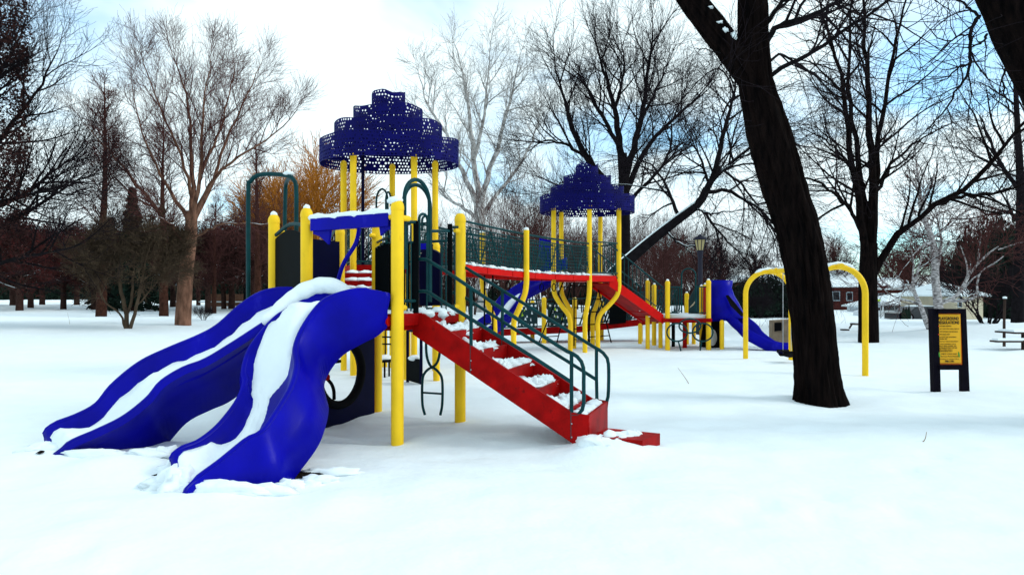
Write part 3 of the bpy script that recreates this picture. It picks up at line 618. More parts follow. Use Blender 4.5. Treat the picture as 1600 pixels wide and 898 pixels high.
# blue wavy slide from tower C towards the left, behind the bridge
def simple_slide(pts, wd, name='slide', par=PS, m='blue', dep=.22):
    c = catmull(pts, 40); rows = []
    for i, p in enumerate(c):
        t = (c[min(i + 1, 40)] - c[max(0, i - 1)]); t.z = 0; t.normalize(); s_ = Vector((-t.y, t.x, 0)); row = []
        for f, z in ((-.56, -.28), (-.56, 0), (-.52, .02), (-.48, 0), (-.42, -dep * .7), (-.28, -dep), (0, -dep - .03), (.28, -dep), (.42, -dep * .7), (.48, 0), (.52, .02), (.56, 0), (.56, -.28)): row.append(p + s_ * wd * f + Vector((0, 0, z)))
        rows.append(row)
    o = G().loft(rows).build(name, m, par, True, 60); k = o.modifiers.new('thickness', 'SOLIDIFY'); k.thickness = .015; k.offset = -1
    return o, c
o, cpt = simple_slide([PX(880, 405, 18.0), PX(862, 412, 17.9), PX(846, 432, 17.7), PX(820, 446, 17.3), PX(800, 460, 17.0), PX(782, 485, 16.6), PX(760, 503, 16.2), PX(742, 516, 15.9), PX(722, 522, 15.7)], .62)
rws = []
for i in range(16, 38):
    p = cpt[i]; t = (cpt[i + 1] - cpt[i - 1]); t.z = 0; t.normalize(); s_ = Vector((-t.y, t.x, 0))
    rws.append([p + s_ * .62 * f + Vector((0, 0, -.22 + z)) for f, z in ((-.3, -.03), (-.2, .05), (0, .06), (.1, .05), (.2, -.04))])
SN.loft(rws)
G().slab([PX(843, 372, 17.9), PX(880, 380, 18.1), PX(885, 420, 18.1), PX(862, 424, 17.9), PX(842, 400, 17.9)], (0, 1, 0), .08).build('slide_hood', 'blue', PS, False)

# ---- stairs from tower C down to deck D
c0, c1 = GX(952, 16.75), GX(1036, 17.5); cdv = (c1 - c0).normalized(); cp = Vector((-cdv.y, cdv.x, 0)) * .95; DD = .80
cs = bpy.data.objects.new('ramp_stairs', None); C.objects.link(cs); cs.parent = PS
for off in (0, 1):
    s_ = cp * off
    G().slab([Z(c0 + s_, DC), Z(c1 + s_, DD + .10), Z(c1 + s_, DD - .15), Z(c0 + s_, DC - .27)], cp, .04).build('stringer', 'brightred', cs, False)
    tube('handrail', [Z(c0 + s_, DC + .84), Z(c1 + s_, DD + .84)], .02, 'green', cs); tube('handrail', [Z(c0 + s_, DC + .1), Z(c1 + s_, DD + .2)], .014, 'green', cs, 8)
    for k in range(13):
        t = (k + .5) / 13; q = c0.lerp(c1, t) + s_; z = DC + (DD - DC) * t; tube('baluster', [Z(q, z + .1), Z(q, z + .84)], .010, 'green', cs, 6)
G().slab([Z(c0 + cp * .03, DC - .20), Z(c1 + cp * .03, DD - .10), Z(c1 + cp * .97, DD - .10), Z(c0 + cp * .97, DC - .20)], (0, 0, 1), .03).build('soffit', 'red', cs, False)
for k in range(7):
    t = (k + .5) / 7; q = c0.lerp(c1, t) + cp * .5; z = DC + (DD - DC) * t - .06
    G().box(Z(q, z), cdv * .12, cp * .47, (0, 0, .02)).build('tread', 'red', cs, False); SN.blob(tuple(Z(q, z + .03)), (.12, .35, .04), k, 10, 6)
# ---- deck D
TD = [GX(1043, 17.5), GX(1107, 17.5), GX(1102, 18.9), GX(1073, 19.6), GX(1022, 18.9)]
for k, p in enumerate(TD): post(p, (1.78, 1.80, 1.70, 1.45, 1.70)[k], .066)
for x, D, t in ((1012, 17.7, 1.80), (1032, 18.2, .75), (1000, 19.8, .5), (1128, 17.6, .70), (1084, 19.6, .7), (1096, 18.3, 1.65)): post(GX(x, D), t, .06, t > 1)
G().prism(TD, DD - .12, DD - .01).build('deck', 'red', PS, False)
SN.prism([p.lerp(GX(1074, 18.5), .06) for p in TD], DD - .02, DD + .09)
G().beam(Z(GX(1036, 17.45), DD - .05), Z(GX(1112, 17.45), DD - .05), .05, .10).build('deck_edge', 'red', PS, False)
def railset(xa, xb, D, n):
    a_, b_ = GX(xa, D), GX(xb, D); tube('barrier_rail', [Z(a_, 1.66), Z(b_, 1.66)], .016, 'green', PS, 8)
    tube('barrier_rail', [Z(a_, .95), Z(a_.lerp(b_, .7), .95), Z(b_, 1.02), Z(b_, 1.66)], .016, 'green', PS, 8)
    for k in range(1, n): q = a_.lerp(b_, k / n); tube('baluster', [Z(q, .95), Z(q, 1.66)], .010, 'green', PS, 6)
railset(1046, 1065, 17.5, 5); railset(1104, 1088, 17.5, 4); railset(1050, 1062, 18.6, 4)
G().tube(arcpts(GX(1065, 17.5, .95), GX(1087, 17.5, 1.0), 1.98, .18), .02, 10).build('entrance_hoop', 'green', PS)
G().slab([PX(1076, 490, 18.9), PX(1093, 490, 18.6), PX(1093, 445, 18.6), PX(1088, 445, 18.6), PX(1076, 468, 18.9)], (0, 1, 0), .05).build('play_panel', 'teal', PS, False)
G().slab([PX(1077, 481, 18.5), PX(1088, 468, 18.5), PX(1088, 470, 18.5), PX(1083, 477, 18.5)], (0, 1, 0), .02).build('lightning_mark', 'cream', PS, False)
G().slab([PX(1099, 492, 18), PX(1104, 492, 18), PX(1104, 448, 18), PX(1099, 448, 18)], (0, 1, 0), .04).build('play_panel', 'brightred', PS, False)
for cx_, cy_, rx_, ry_ in ((1058, 519, 16, 14), (1078, 509, 17, 11), (1098, 519, 16, 14)):
    ring = [PX(cx_ + rx_ * math.cos(2 * math.pi * i / 24), cy_ + ry_ * math.sin(2 * math.pi * i / 24), 17.25) for i in range(24)]
    G().tube(ring, .022, 8, False, True).build('ring_climber', 'green', PS)
for x0, x1 in ((1060, 1064), (1096, 1094)): tube('ring_leg', [PX(x0, 533, 17.25), PX(x1, 548, 17.2)], .02, 'green', PS)
G().beam(GX(1070, 17.9, -.1), GX(1070, 17.9, .7), .11, .05).build('support_board', 'red', PS, False)
G().beam(GX(1052, 18.5, -.1), GX(1052, 18.5, .65), .09, .05).build('support_board', 'black', PS, False)
tp = G().slab([GX(1093, 18.2, -.05), GX(1129, 18.0, -.05), GX(1129, 18.0, .70), GX(1100, 18.2, .70)], (0, 1, 0), .06).build('tunnel_panel', 'rubber', PS, False)
G().slab([PX(1113 + 7 * math.cos(i * math.pi / 10), 527 + 13 * math.sin(i * math.pi / 10), 17.85) for i in range(20)], (0, 1, 0), .03).build('tunnel_window', 'steel', tp, False)
# blue spiral tube slide at deck D
hp_ = []
prof = [(438, 1108, 1143), (450, 1106, 1141), (462, 1104, 1145), (474, 1104, 1152), (486, 1104, 1158), (497, 1106, 1164)]
for y, xa, xb in prof:
    c_ = PX((xa + xb) / 2, y, 18.0); r_ = (xb - xa) / 2000 * 18
    hp_.append([c_ + Vector((r_ * math.cos(2 * math.pi * k / 20), r_ * .9 * math.sin(2 * math.pi * k / 20), 0)) for k in range(20)])
th_ = G().loft(hp_, True).build('slide_hood', 'blue', PS, True, 60); k_ = th_.modifiers.new('thickness', 'SOLIDIFY'); k_.thickness = .03
simple_slide([PX(1112, 484, 18.1), PX(1140, 484, 17.9), PX(1162, 500, 17.6), PX(1182, 518, 17.3), PX(1204, 532, 17.1), PX(1222, 538, 17.0), PX(1240, 538, 16.9)], .62, dep=.3)
G().slab([PX(1134, 462, 17.55), PX(1138, 461, 17.52), PX(1150, 475, 17.4), PX(1163, 492, 17.25), PX(1158, 494, 17.25), PX(1142, 478, 17.4)], (0, 1, .2), .05).build('slide_opening', 'rubber', th_, False)
# low rear walkway with slanted bars and punched panels
r0, r1, r2 = GX(745, 19.2, .28), GX(905, 20.0, .36), GX(1045, 20.6, .66)
wk = bpy.data.objects.new('rear_walkway', None); C.objects.link(wk); wk.parent = PS
for a_, b_ in ((r0, r1), (r1, r2)):
    G().beam(a_, b_ - (b_ - a_).normalized() * .003, .06, .20).build('walkway_beam', 'red', wk, False)
    for dz in (.14, .95): tube('walkway_rail', [a_ + Vector((0, 0, dz)), b_ + Vector((0, 0, dz))], .02, 'green', wk, 8)
    G().box((a_ + b_) / 2 + Vector((0, .55, -.02)), (b_ - a_) / 2, (0, .5, 0), (0, 0, .05)).build('walkway_deck', 'red', wk, False)
for k in range(30):
    p = r1.lerp(r2, k / 30); tube('baluster', [p + Vector((0, -.04, .12)), p + Vector((.30, -.03, .95))], .028, 'teal', wk, 6)
def punched(xa, xb, D):
    q = GX(xa, D, .45), GX(xb, D, .45), GX(xb, D, 1.20), GX(xa, D, 1.20); o_ = G().slab(q, (0, 1, 0), .04).build('punched_panel', 'teal', wk, False)
    rg_ = random.Random(xa); wv = q[1].x - q[0].x
    for k in range(5):
        for zz_ in (.54, 1.11): c_ = Vector((q[0].x + wv * (k + .5) / 5, D - .024, zz_)); G().slab([c_ + Vector((.035 * math.cos(i * math.pi / 5), 0, .035 * math.sin(i * math.pi / 5))) for i in range(10)], (0, 1, 0), .006).build('punched_hole', 'snow', o_, False)
    for k in range(9):
        c_ = Vector((q[0].x + wv * rg_.uniform(.15, .85), D - .024, rg_.uniform(.65, 1.0))); G().slab([c_, c_ + Vector((rg_.uniform(.03, .07), 0, rg_.uniform(-.02, .05))), c_ + Vector((.02, 0, .09))], (0, 1, 0), .006).build('punched_hole', 'snow' if k % 3 else 'lime', o_, False)
punched(809, 840, 19.3); punched(856, 890, 19.6)
G().slab([GX(952, 20.1, .5), GX(978, 20.2, .55), GX(978, 20.2, 1.25), GX(952, 20.1, 1.2)], (0, 1, 0), .04).build('play_panel', 'black', wk, False)
for x, D, t in ((850, 19.4, 1.32), (832, 20.4, 1.2), (898, 20.6, 1.3), (940, 20.9, 1.2), (1001, 20.9, .5)): post(GX(x, D), t, .07)
snow_ps = SN.build('snow_on_play_structure', 'snow', None, True, 180); kind(snow_ps, 'stuff')

# ================================================================== swing
SW = thing('swing_set', 'yellow arch-framed swing set partly hidden by the leaning dark trunk', 'swing', (6.0, 13.2, 0))
def arch(x0, x1, D, top, r=.055):
    a_, b_ = GX(x0, D, -.2), GX(x1, D, -.2); h = (b_ - a_).length / 2
    return G().tube(arcpts(a_, b_, top - h, h, 24), r, 16).build('arch_leg', 'yellow', SW)
arch(1165, 1236, 14.6, 1.98); arch(1266, 1352, 11.9, 1.98)
sa, sb = Vector((5.85, 14.75, 1.98)), Vector((6.06, 11.75, 1.98)); 
tube('cross_beam', [sa, sb], .055, 'yellow', SW, 16)
for D in (14.2, 13.1, 12.6):
    q = sa.lerp(sb, (14.75 - D) / 3); G().tube([q + Vector((0, -.05, 0)), q + Vector((0, .05, 0))], .075, 14).build('hanger', 'yellow', SW)
for dx_ in (.16,):
    for D in (13.95, 13.6): q = sa.lerp(sb, (14.75 - D) / 3); tube('chain', [q, Vector((q.x, q.y, .24))], .008, 'steel', SW, 5)
q = sa.lerp(sb, .32); G().loft([[(q.x - .13, q.y - .2 + .4 * k / 8, .26 - .10 * math.sin(math.pi * k / 8)) , (q.x + .13, q.y - .2 + .4 * k / 8, .26 - .10 * math.sin(math.pi * k / 8))][:2] for k in range(9)]).build('swing_seat', 'rubber', SW).modifiers.new('thickness', 'SOLIDIFY').thickness = .03
q2 = Vector((6.0, 13.9, .2))
G().loft([[(q2.x - .22 + .44 * k / 10, q2.y + dy_, .20 - .10 * math.sin(math.pi * k / 10)) for dy_ in (-.1, .1)] for k in range(11)]).build('swing_seat', 'darkblue', SW).modifiers.new('thickness', 'SOLIDIFY').thickness = .05
sg_ = G()
for x0, x1, D, top in ((1165, 1236, 14.6, 1.98), (1266, 1352, 11.9, 1.98)):
    a_, b_ = GX(x0, D), GX(x1, D); h = (b_ - a_).length / 2; mid = (a_ + b_) / 2
    sg_.tube([Vector((mid.x - h * math.cos(t), D, top - h + h * math.sin(t) + .05)) for t in [.95 + 1.25 * i / 10 for i in range(11)]], [.02] + [.042 + .008 * math.sin(i * 1.9) for i in range(9)] + [.02], 10)
sg_.tube([sa.lerp(sb, t) + Vector((0, 0, .055)) for t in (.1, .3, .5, .7)], [.02, .04, .035, .02], 10)
kind(sg_.build('snow_on_swing', 'snow', None, True, 180), 'stuff')

# ================================================================== sign
SD = 9.8
sgn = thing('regulations_sign', 'yellow playground regulations notice in a black wooden frame on two legs', 'sign', tuple(GX(1483, SD, 0)))
def sp(x, y, dD=0): return PX(x, y, SD + dD)
for x0, x1, x2, x3 in ((1453, 1463, 1457, 1467), (1500, 1506, 1502, 1512)):
    G().slab([sp(x0, 482, .04), sp(x1, 482, .04), sp(x3, 618, .04), sp(x2, 618, .04)], (0, 1, 0), .10).build('sign_leg', 'signwood', sgn, False)
G().slab([sp(1463.1, 482.3), sp(1499.9, 482.3), sp(1499.9, 489.5), sp(1463.3, 489.5)], (0, 1, 0), .09).build('frame_rail', 'signwood', sgn, False)
G().slab([sp(1465, 569.5), sp(1501.5, 569.5), sp(1501.8, 577), sp(1465.3, 577)], (0, 1, 0), .09).build('frame_rail', 'signwood', sgn, False)
G().slab([sp(1463.2, 489.6, .02), sp(1500, 489.6, .02), sp(1503, 569.4, .02), sp(1465, 569.4, .02)], (0, 1, 0), .02).build('border_sheet', 'signorange', sgn, False)
G().slab([sp(1464.5, 491, -.0), sp(1500, 491, -.0), sp(1501.5, 567, -.0), sp(1466, 567, -.0)], (0, 1, 0), .012).build('notice_sheet', 'signyellow', sgn, False)
SN2 = G()
def text(s, x, y, hpx, wpx, m='signblack', bold=0.0):
    cu = bpy.data.curves.new('lettering', 'FONT'); cu.body = s; cu.size = 1; cu.extrude = .004; cu.offset = bold; cu.align_x = 'CENTER'
    to = bpy.data.objects.new('lettering', cu); C.objects.link(to); dg = bpy.context.evaluated_depsgraph_get()
    me = bpy.data.meshes.new_from_object(to.evaluated_get(dg)); bpy.data.objects.remove(to)
    xs = [v_.co.x for v_ in me.vertices]; ys_ = [v_.co.y for v_ in me.vertices]; w_ = max(xs) - min(xs) or 1; h_ = max(ys_) - min(ys_) or 1; mxx = (max(xs) + min(xs)) / 2
    c_ = sp(x, y, -.0125) - Vector(sgn.location); kx = wpx / F * SD / w_; kz = hpx / F * SD / h_
    for v_ in me.vertices: v_.co = (c_.x + (v_.co.x - mxx) * kx, c_.y - v_.co.z * .3, c_.z + (v_.co.y - min(ys_)) * kz)
    me.materials.append(M[m]); o_ = bpy.data.objects.new('lettering', me); C.objects.link(o_); o_.parent = sgn
text('PLAYGROUND', 1482.4, 500.0, 5.0, 31.5, bold=.02); text('REGULATIONS', 1482.6, 506.2, 5.0, 32.5, bold=.02)
rowsT = [('NO BIKE RIDING', 510.2, 18), ('NO THROWING HARD OBJECTS', 514.6, 30), ('NO PUSHING OR SHOVING', 518.8, 28), ('NO BARE FEET', 523.2, 16), ('DO NOT USE EQUIPMENT', 527.4, 26), ('WHEN WET', 530.2, 12), ('DO NOT ABUSE EQUIPMENT', 534.3, 29),
         ('THIS EQUIPMENT IS FOR', 538.4, 25), ('PLAY AGES UNDER THE', 541.2, 26), ('CHILDREN OVER THE AGE', 544.0, 27), ('OF 5 WITH ADULT', 546.8, 20), ('SUPERVISION ONLY', 549.4, 20)]
for s, y, wpx in rowsT: text(s, 1468.5 + wpx / 2, y, 1.7, wpx)
for y, m in ((510, 'signred'), (514.4, 'signblack'), (518.6, 'signblack'), (523, 'signred'), (527.2, 'signblack'), (534.1, 'signblack'), (538.2, 'signblack')):
    G().slab([sp(1466.0, y, -.01), sp(1467.4, y, -.01), sp(1467.4, y - 1.5, -.01), sp(1466.0, y - 1.5, -.01)], (0, 1, 0), .004).build('bullet', m, sgn, False)
text('ENJOY YOUR PARK', 1483, 554, 2.2, 25); text('Berwyn Park District', 1484.5, 558, 2.4, 28); text('Questions or concerns call us', 1483.5, 561.5, 1.5, 30); text('788-1701', 1483.5, 565.5, 2.8, 14, bold=.02)
for x in (1468, 1498.5): G().slab([sp(x - .8, 557, -.01), sp(x + 1.2, 558, -.01), sp(x + .9, 553, -.01), sp(x - .6, 549, -.01), sp(x - 1.5, 552, -.01)], (0, 1, 0), .004).build('leaf_mark', 'signgreen', sgn, False)

# ================================================================== TREES
def mesh_from_polys(polys, sides):
    """polylines -> one tube mesh (numpy, grouped by length)"""
    groups = {}
    for pts, rad in polys: groups.setdefault(len(pts), []).append((pts, rad))
    VV, FF = [], []; base = 0
    ang = np.arange(sides) * 2 * np.pi / sides
    for n, L in groups.items():
        P = np.array([[tuple(p) for p in a] for a, _ in L], dtype=np.float64); Rr = np.array([r for _, r in L]); k = len(L)
        T = np.empty_like(P); T[:, 1:-1] = P[:, 2:] - P[:, :-2]; T[:, 0] = P[:, 1] - P[:, 0]; T[:, -1] = P[:, -1] - P[:, -2]
        T /= np.maximum(np.linalg.norm(T, axis=2, keepdims=True), 1e-9)
        avg = T.mean(axis=1); ref = np.where(np.abs(avg[:, 2:3]) < .75, np.array([[0., 0, 1]]), np.array([[1., 0, 0]]))[:, None, :]
        X = np.cross(T, np.broadcast_to(ref, T.shape)); X /= np.maximum(np.linalg.norm(X, axis=2, keepdims=True), 1e-9); Y = np.cross(T, X)
        V = P[:, :, None, :] + Rr[:, :, None, None] * (X[:, :, None, :] * np.cos(ang)[None, None, :, None] + Y[:, :, None, :] * np.sin(ang)[None, None, :, None])
        VV.append(V.reshape(-1, 3))
        bi = base + (np.arange(k) * n * sides)[:, None, None] + (np.arange(n - 1) * sides)[None, :, None]
        a = bi + np.arange(sides)[None, None, :]; b = bi + ((np.arange(sides) + 1) % sides)[None, None, :]
        FF.append(np.stack([a, b, b + sides, a + sides], axis=-1).reshape(-1, 4)); base += k * n * sides
    V = np.concatenate(VV); Fq = np.concatenate(FF)
    return V, Fq
def quick_mesh(name, V, Fq, m, smooth=True):
    me = bpy.data.meshes.new(name); me.vertices.add(len(V)); me.vertices.foreach_set('co', V.astype(np.float32).ravel())
    k = Fq.shape[1]; me.loops.add(Fq.size); me.loops.foreach_set('vertex_index', Fq.astype(np.int32).ravel())
    me.polygons.add(len(Fq)); me.polygons.foreach_set('loop_start', (np.arange(len(Fq)) * k).astype(np.int32)); me.polygons.foreach_set('loop_total', np.full(len(Fq), k, np.int32))
    if smooth: me.polygons.foreach_set('use_smooth', np.ones(len(Fq), bool))
    me.update(calc_edges=True); me.materials.append(M[m]); return me
class Tree:
    def __init__(s, seed, spec, rmin=.006): s.rng = random.Random(seed); s.spec = spec; s.rmin = rmin; s.big = []; s.small = []; s.az = 0; s.snow = []
    def grow(s, p, d, L, r, lev):
        S = s.spec[lev]; n = S['n']; st = L / n; pts = [p]; rad = [r]; u_ = s.rng.uniform; wg = S.get('wig', .15); tr = S.get('trop', .05)
        for i in range(n):
            d = Vector((d.x + u_(-wg, wg), d.y + u_(-wg, wg), d.z + u_(-wg, wg) + tr)).normalized(); p = p + d * st; pts.append(p); rad.append(max(s.rmin, r * (1 - .72 * (i + 1) / n)))
        s.put(pts, rad, lev)
    def put(s, pts, rad, lev):
        (s.big if rad[0] > .035 else s.small).append((pts, rad))
        if lev + 1 < len(s.spec): s.sprout(pts, rad, lev + 1)
    def sprout(s, pts, rad, lev, cnt=None, t0=None):
        S = s.spec[lev]; u_ = s.rng.uniform; c = cnt or S['c']; t0 = S.get('t0', .2) if t0 is None else t0
        Ltot = sum((pts[i + 1] - pts[i]).length for i in range(len(pts) - 1)); m = len(pts) - 1
        for k in range(c):
            t = t0 + (1 - t0) * (k + u_(.2, .8)) / c if k < c - 1 else 1.0
            i = min(int(t * m), m - 1); f = t * m - i; p = pts[i].lerp(pts[i + 1], f); tg = (pts[i + 1] - pts[i]).normalized()
            s.az += 2.4 + u_(-.5, .5); x = tg.orthogonal().normalized(); y = tg.cross(x); pr = x * math.cos(s.az) + y * math.sin(s.az)
            a = S.get('ang', .8) * u_(.7, 1.25) if t < 1 else .15
            d = tg * math.cos(a) + pr * math.sin(a)
            L = min(S['len'] * u_(.65, 1.25), Ltot * 1.1) * (1 - S.get('tap', .35) * t); r = min(rad[i] * .72, S['r'])
            s.grow(p, d, L, max(s.rmin, r), lev)
    def limb(s, pts, r0, r1, lev=0, n=None, cnt=None, t0=None, jit=.0, power=1.0):
        pts = catmull(pts, n or max(5, len(pts) * 3)); m = len(pts) - 1; u_ = s.rng.uniform
        pts = [p if i in (0, m) else p + Vector((u_(-jit, jit), u_(-jit, jit), u_(-jit, jit))) for i, p in enumerate(pts)]
        rad = [r0 + (r1 - r0) * (i / m) ** power for i in range(m + 1)]; s.big.append((pts, rad))
        if lev + 1 < len(s.spec) and cnt != 0: s.sprout(pts, rad, lev + 1, cnt, t0)
        return pts, rad
    def add_snow(s, minr, frac, maxr=.5, slope=.75):
        for pts, rad in s.big + s.small:
            if rad[0] < minr or rad[0] > maxr: continue
            run = []
            for i in range(len(pts) - 1):
                t = (pts[i + 1] - pts[i]).normalized()
                if abs(t.z) < slope and s.rng.random() < frac + (.3 if run else 0): run += [i] if run else [i]
                else:
                    if run: s._sn(pts, rad, run); run = []
            if run: s._sn(pts, rad, run)
    def _sn(s, pts, rad, run):
        ii = list(range(run[0], run[-1] + 2))
        s.snow.append(([pts[i] + Vector((0, 0, rad[i] * .75)) for i in ii], [max(.006, rad[i] * .62) if k not in (0, len(ii) - 1) else max(.004, rad[i] * .3) for k, i in enumerate(ii)]))
    def build(s, name, label, barkm, twigm, loc, group=None, leaves=None, cat='tree', sides=8, trunk_override=None, twsides=3, local=False):
        put_at = Vector(loc); loc = Vector((0, 0, 0)) if local else put_at; t = thing(name, label, cat, put_at, group)
        def mk(nm, polys, sd_, m, par):
            V, Fq = mesh_from_polys(polys, sd_); V = V - np.array(loc)[None, :]; me = quick_mesh(nm, V, Fq, m); o_ = bpy.data.objects.new(nm, me); C.objects.link(o_); o_.parent = par; return o_
        tr = trunk_override(t) if trunk_override else None
        bg_ = [q for q in s.big if q[1][0] > .0]
        tk = bg_[:1] if not tr else []; lb = bg_[1:] if not tr else bg_
        if tk: mk('trunk', tk, max(10, sides), barkm, t)
        crown = mk('crown', (s.small or lb), twsides, twigm, t)
        if lb and s.small: mk('limbs', lb, sides, barkm, t)
        if leaves:
            lm, cnt, size, sel = leaves; tips = [q[0][-1] for q in s.small] + [q[0][len(q[0]) // 2] for q in s.small]; rg = np.random.default_rng(len(tips))
            tips = np.array([tuple(p) for p in tips if sel is None or sel(p)])
            if len(tips):
                c_ = tips[rg.integers(0, len(tips), cnt)] + rg.normal(0, size * 1.4, (cnt, 3)) - np.array(loc)[None, :]
                a = rg.normal(0, 1, (cnt, 3)); a /= np.linalg.norm(a, axis=1, keepdims=True); b = np.cross(a, rg.normal(0, 1, (cnt, 3))); b /= np.linalg.norm(b, axis=1, keepdims=True)
                sz = size * rg.uniform(.5, 1.2, (cnt, 1)); V = np.stack([c_ - a * sz, c_ + b * sz * .5, c_ + a * sz, c_ - b * sz * .5], axis=1).reshape(-1, 3)
                me = quick_mesh('leaves', V, np.arange(cnt * 4).reshape(-1, 4), lm, False); o_ = bpy.data.objects.new('leaves', me); C.objects.link(o_); o_.parent = crown; kind(o_, 'stuff')
        if s.snow: kind(mk('branch_snow', s.snow, 6, 'snow', t), 'stuff')
        return t
def copy_tree(t, loc, rz, scale, label, group=None, sz=None):
    c = t.copy(); C.objects.link(c); c.location = loc; c.rotation_euler = (0, 0, rz); c.scale = (scale, scale, sz or scale); c['label'] = label
    if group: c['group'] = group
    for ch in t.children:
        d = ch.copy(); C.objects.link(d); d.parent = c
        for e in ch.children: f = e.copy(); C.objects.link(f); f.parent = d
    return c

# ---- big leaning trunk in front (furrowed bark is real relief)
D = 9.06
TR = [(1280, 640, 40), (1279, 622, 37), (1278, 605, 35), (1275, 570, 33), (1272, 530, 32.5), (1268, 485, 32), (1260, 422, 31.5), (1247, 360, 31.5), (1234, 320, 32), (1222, 281, 33), (1202, 210, 33), (1191, 170, 30), (1181, 130, 26), (1177, 80, 24), (1176, 30, 23), (1176, -20, 22), (1180, -120, 20), (1190, -260, 16)]
def rough_trunk(name, pts, rads, m, par, seed, n=72, seg=170, amp=.035, flare=0):
    cp_ = catmull(pts, seg); rr = catmull([Vector((r, i, 0)) for i, r in enumerate(rads)], seg); rows = []
    loc = root_loc(par)
    # arc-length parameter of radii follows the same control points
    seg_l = [(Vector(pts[i + 1]) - Vector(pts[i])).length for i in range(len(pts) - 1)]; tot = sum(seg_l)
    for i, p in enumerate(cp_):
        dd = tot * i / seg; k = 0
        while k < len(seg_l) - 1 and dd > seg_l[k]: dd -= seg_l[k]; k += 1
        r = rads[k] + (rads[k + 1] - rads[k]) * min(1, dd / seg_l[k])
        t = (cp_[min(i + 1, seg)] - cp_[max(i - 1, 0)]).normalized(); x = t.cross(Vector((0, 1, 0))).normalized(); y = t.cross(x); row = []
        for q in range(n):
            a = 2 * math.pi * q / n; ca, sa_ = math.cos(a), math.sin(a)
            h = 1 - abs(noise.noise(Vector((ca * 6.5, sa_ * 6.5, p.z * 1.1 + p.x * .6 + seed)))) * 2.2
            h2 = 1 - abs(noise.noise(Vector((ca * 15, sa_ * 15, p.z * 2.6 + p.x + seed * 2)))) * 2
            lob = noise.noise(Vector((ca * 1.4, sa_ * 1.4, p.z * .5 + seed * 3)))
            fl = flare * max(0, 1 - i / (seg * .08)) ** 2 * (1 + .7 * math.sin(a * 5 + 1))
            row.append(p + (x * ca + y * sa_) * (r * (1 + .07 * lob) + amp * (h * .6 + h2 * .35 - .45) + fl))
        rows.append(row)
    return G().loft(rows, True).build(name, m, par, True, 180)
def tpx(L, D): return [PX(x, y, D) for x, y, _ in L], [h / F * D for _, _, h in L]
spec_far = [dict(n=6, wig=.1), dict(c=6, n=6, len=1.7, r=.03, ang=.85, wig=.2, trop=.01), dict(c=5, n=5, len=.8, r=.012, ang=.8, wig=.26, trop=-.02), dict(c=3, n=4, len=.5, r=.007, ang=.8, wig=.25)]
ft = Tree(5, spec_far, .0035)
for L, r0, r1, cnt in (([(1196, 70, 9.0), (1206, 52, 8.9), (1222, 38, 8.8), (1250, 30, 8.6), (1300, 8, 8.3), (1350, -20, 8.0)], .042, .018, 9),
                  ([(1200, 122, 9.0), (1225, 104, 8.9), (1270, 82, 8.8), (1320, 48, 8.6), (1380, 6, 8.3), (1430, -40, 8.1)], .034, .014, 12),
                  ([(1198, 100, 9.2), (1216, 86, 9.4), (1230, 90, 9.6), (1275, 120, 9.8), (1310, 160, 10.0)], .022, .008, 7),
                  ([(1150, 155, 9.0), (1130, 112, 8.9), (1105, 115, 8.8), (1070, 150, 8.7)], .014, .005, 4),
                  ([(1153, 150, 9.0), (1138, 160, 8.8), (1125, 190, 8.7), (1105, 205, 8.6)], .016, .005, 4),
                  ([(1130, 85, 9.0), (1105, 78, 8.9), (1084, 76, 8.8)], .01, .004, 0),
                  ([(1196, 40, 9.0), (1225, -5, 8.8), (1262, -60, 8.6)], .035, .02, 5)):
    ft.limb([PX(*q) for q in L], r0, r1, 0, None, cnt, .15, .012)
def ft_trunk(t):
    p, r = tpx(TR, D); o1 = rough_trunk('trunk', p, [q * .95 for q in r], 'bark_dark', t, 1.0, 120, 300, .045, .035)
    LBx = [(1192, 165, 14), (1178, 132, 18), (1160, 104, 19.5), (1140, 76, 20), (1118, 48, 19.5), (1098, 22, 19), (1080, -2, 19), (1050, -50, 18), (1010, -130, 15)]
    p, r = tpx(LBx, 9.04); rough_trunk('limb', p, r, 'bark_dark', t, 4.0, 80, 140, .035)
    return o1
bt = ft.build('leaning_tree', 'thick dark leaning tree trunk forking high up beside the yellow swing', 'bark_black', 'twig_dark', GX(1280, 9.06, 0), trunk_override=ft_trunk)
sb_ = G()
for x, y, ax, az in ((1128, 57, .06, .05), (1142, 66, .05, .06), (1120, 45, .05, .025), (1106, 22, .04, .02)): sb_.blob(tuple(PX(x + 3, y - 8, 8.9)), (ax, .08, az), x, 12, 8, .5, 2.5)
so2 = sb_.build('fork_snow', 'snow', bt); kind(so2, 'stuff')
# ---- leaning trunk entering from the right edge
D = 7.0
tr2 = Tree(8, spec_far, .003)
for L, r0, r1, cnt in (([(1530, 26, 7), (1520, 38, 6.9), (1517, 60, 6.9), (1516, 100, 6.8), (1508, 120, 6.8), (1495, 140, 6.7), (1480, 168, 6.7), (1450, 200, 6.6), (1436, 215, 6.6)], .022, .004, 12),
                       ([(1542, 54, 7), (1532, 68, 6.9), (1518, 74, 6.9), (1500, 74, 6.8)], .014, .005, 5), ([(1514, 100, 6.8), (1498, 105, 6.7), (1484, 120, 6.7), (1458, 133, 6.6)], .012, .004, 5),
                       ([(1527, 24, 7), (1512, 14, 7), (1500, 2, 6.9), (1478, -6, 6.9)], .016, .006, 5), ([(1570, 108, 7), (1566, 130, 6.9), (1570, 150, 6.9), (1575, 175, 6.8)], .012, .004, 5),
                       ([(1516, 55, 6.9), (1498, 56, 6.8), (1486, 66, 6.8), (1465, 58, 6.7), (1444, 36, 6.7)], .010, .004, 6)):
    tr2.limb([PX(*q) for q in L], r0, r1, 1, None, cnt, .1, .012)
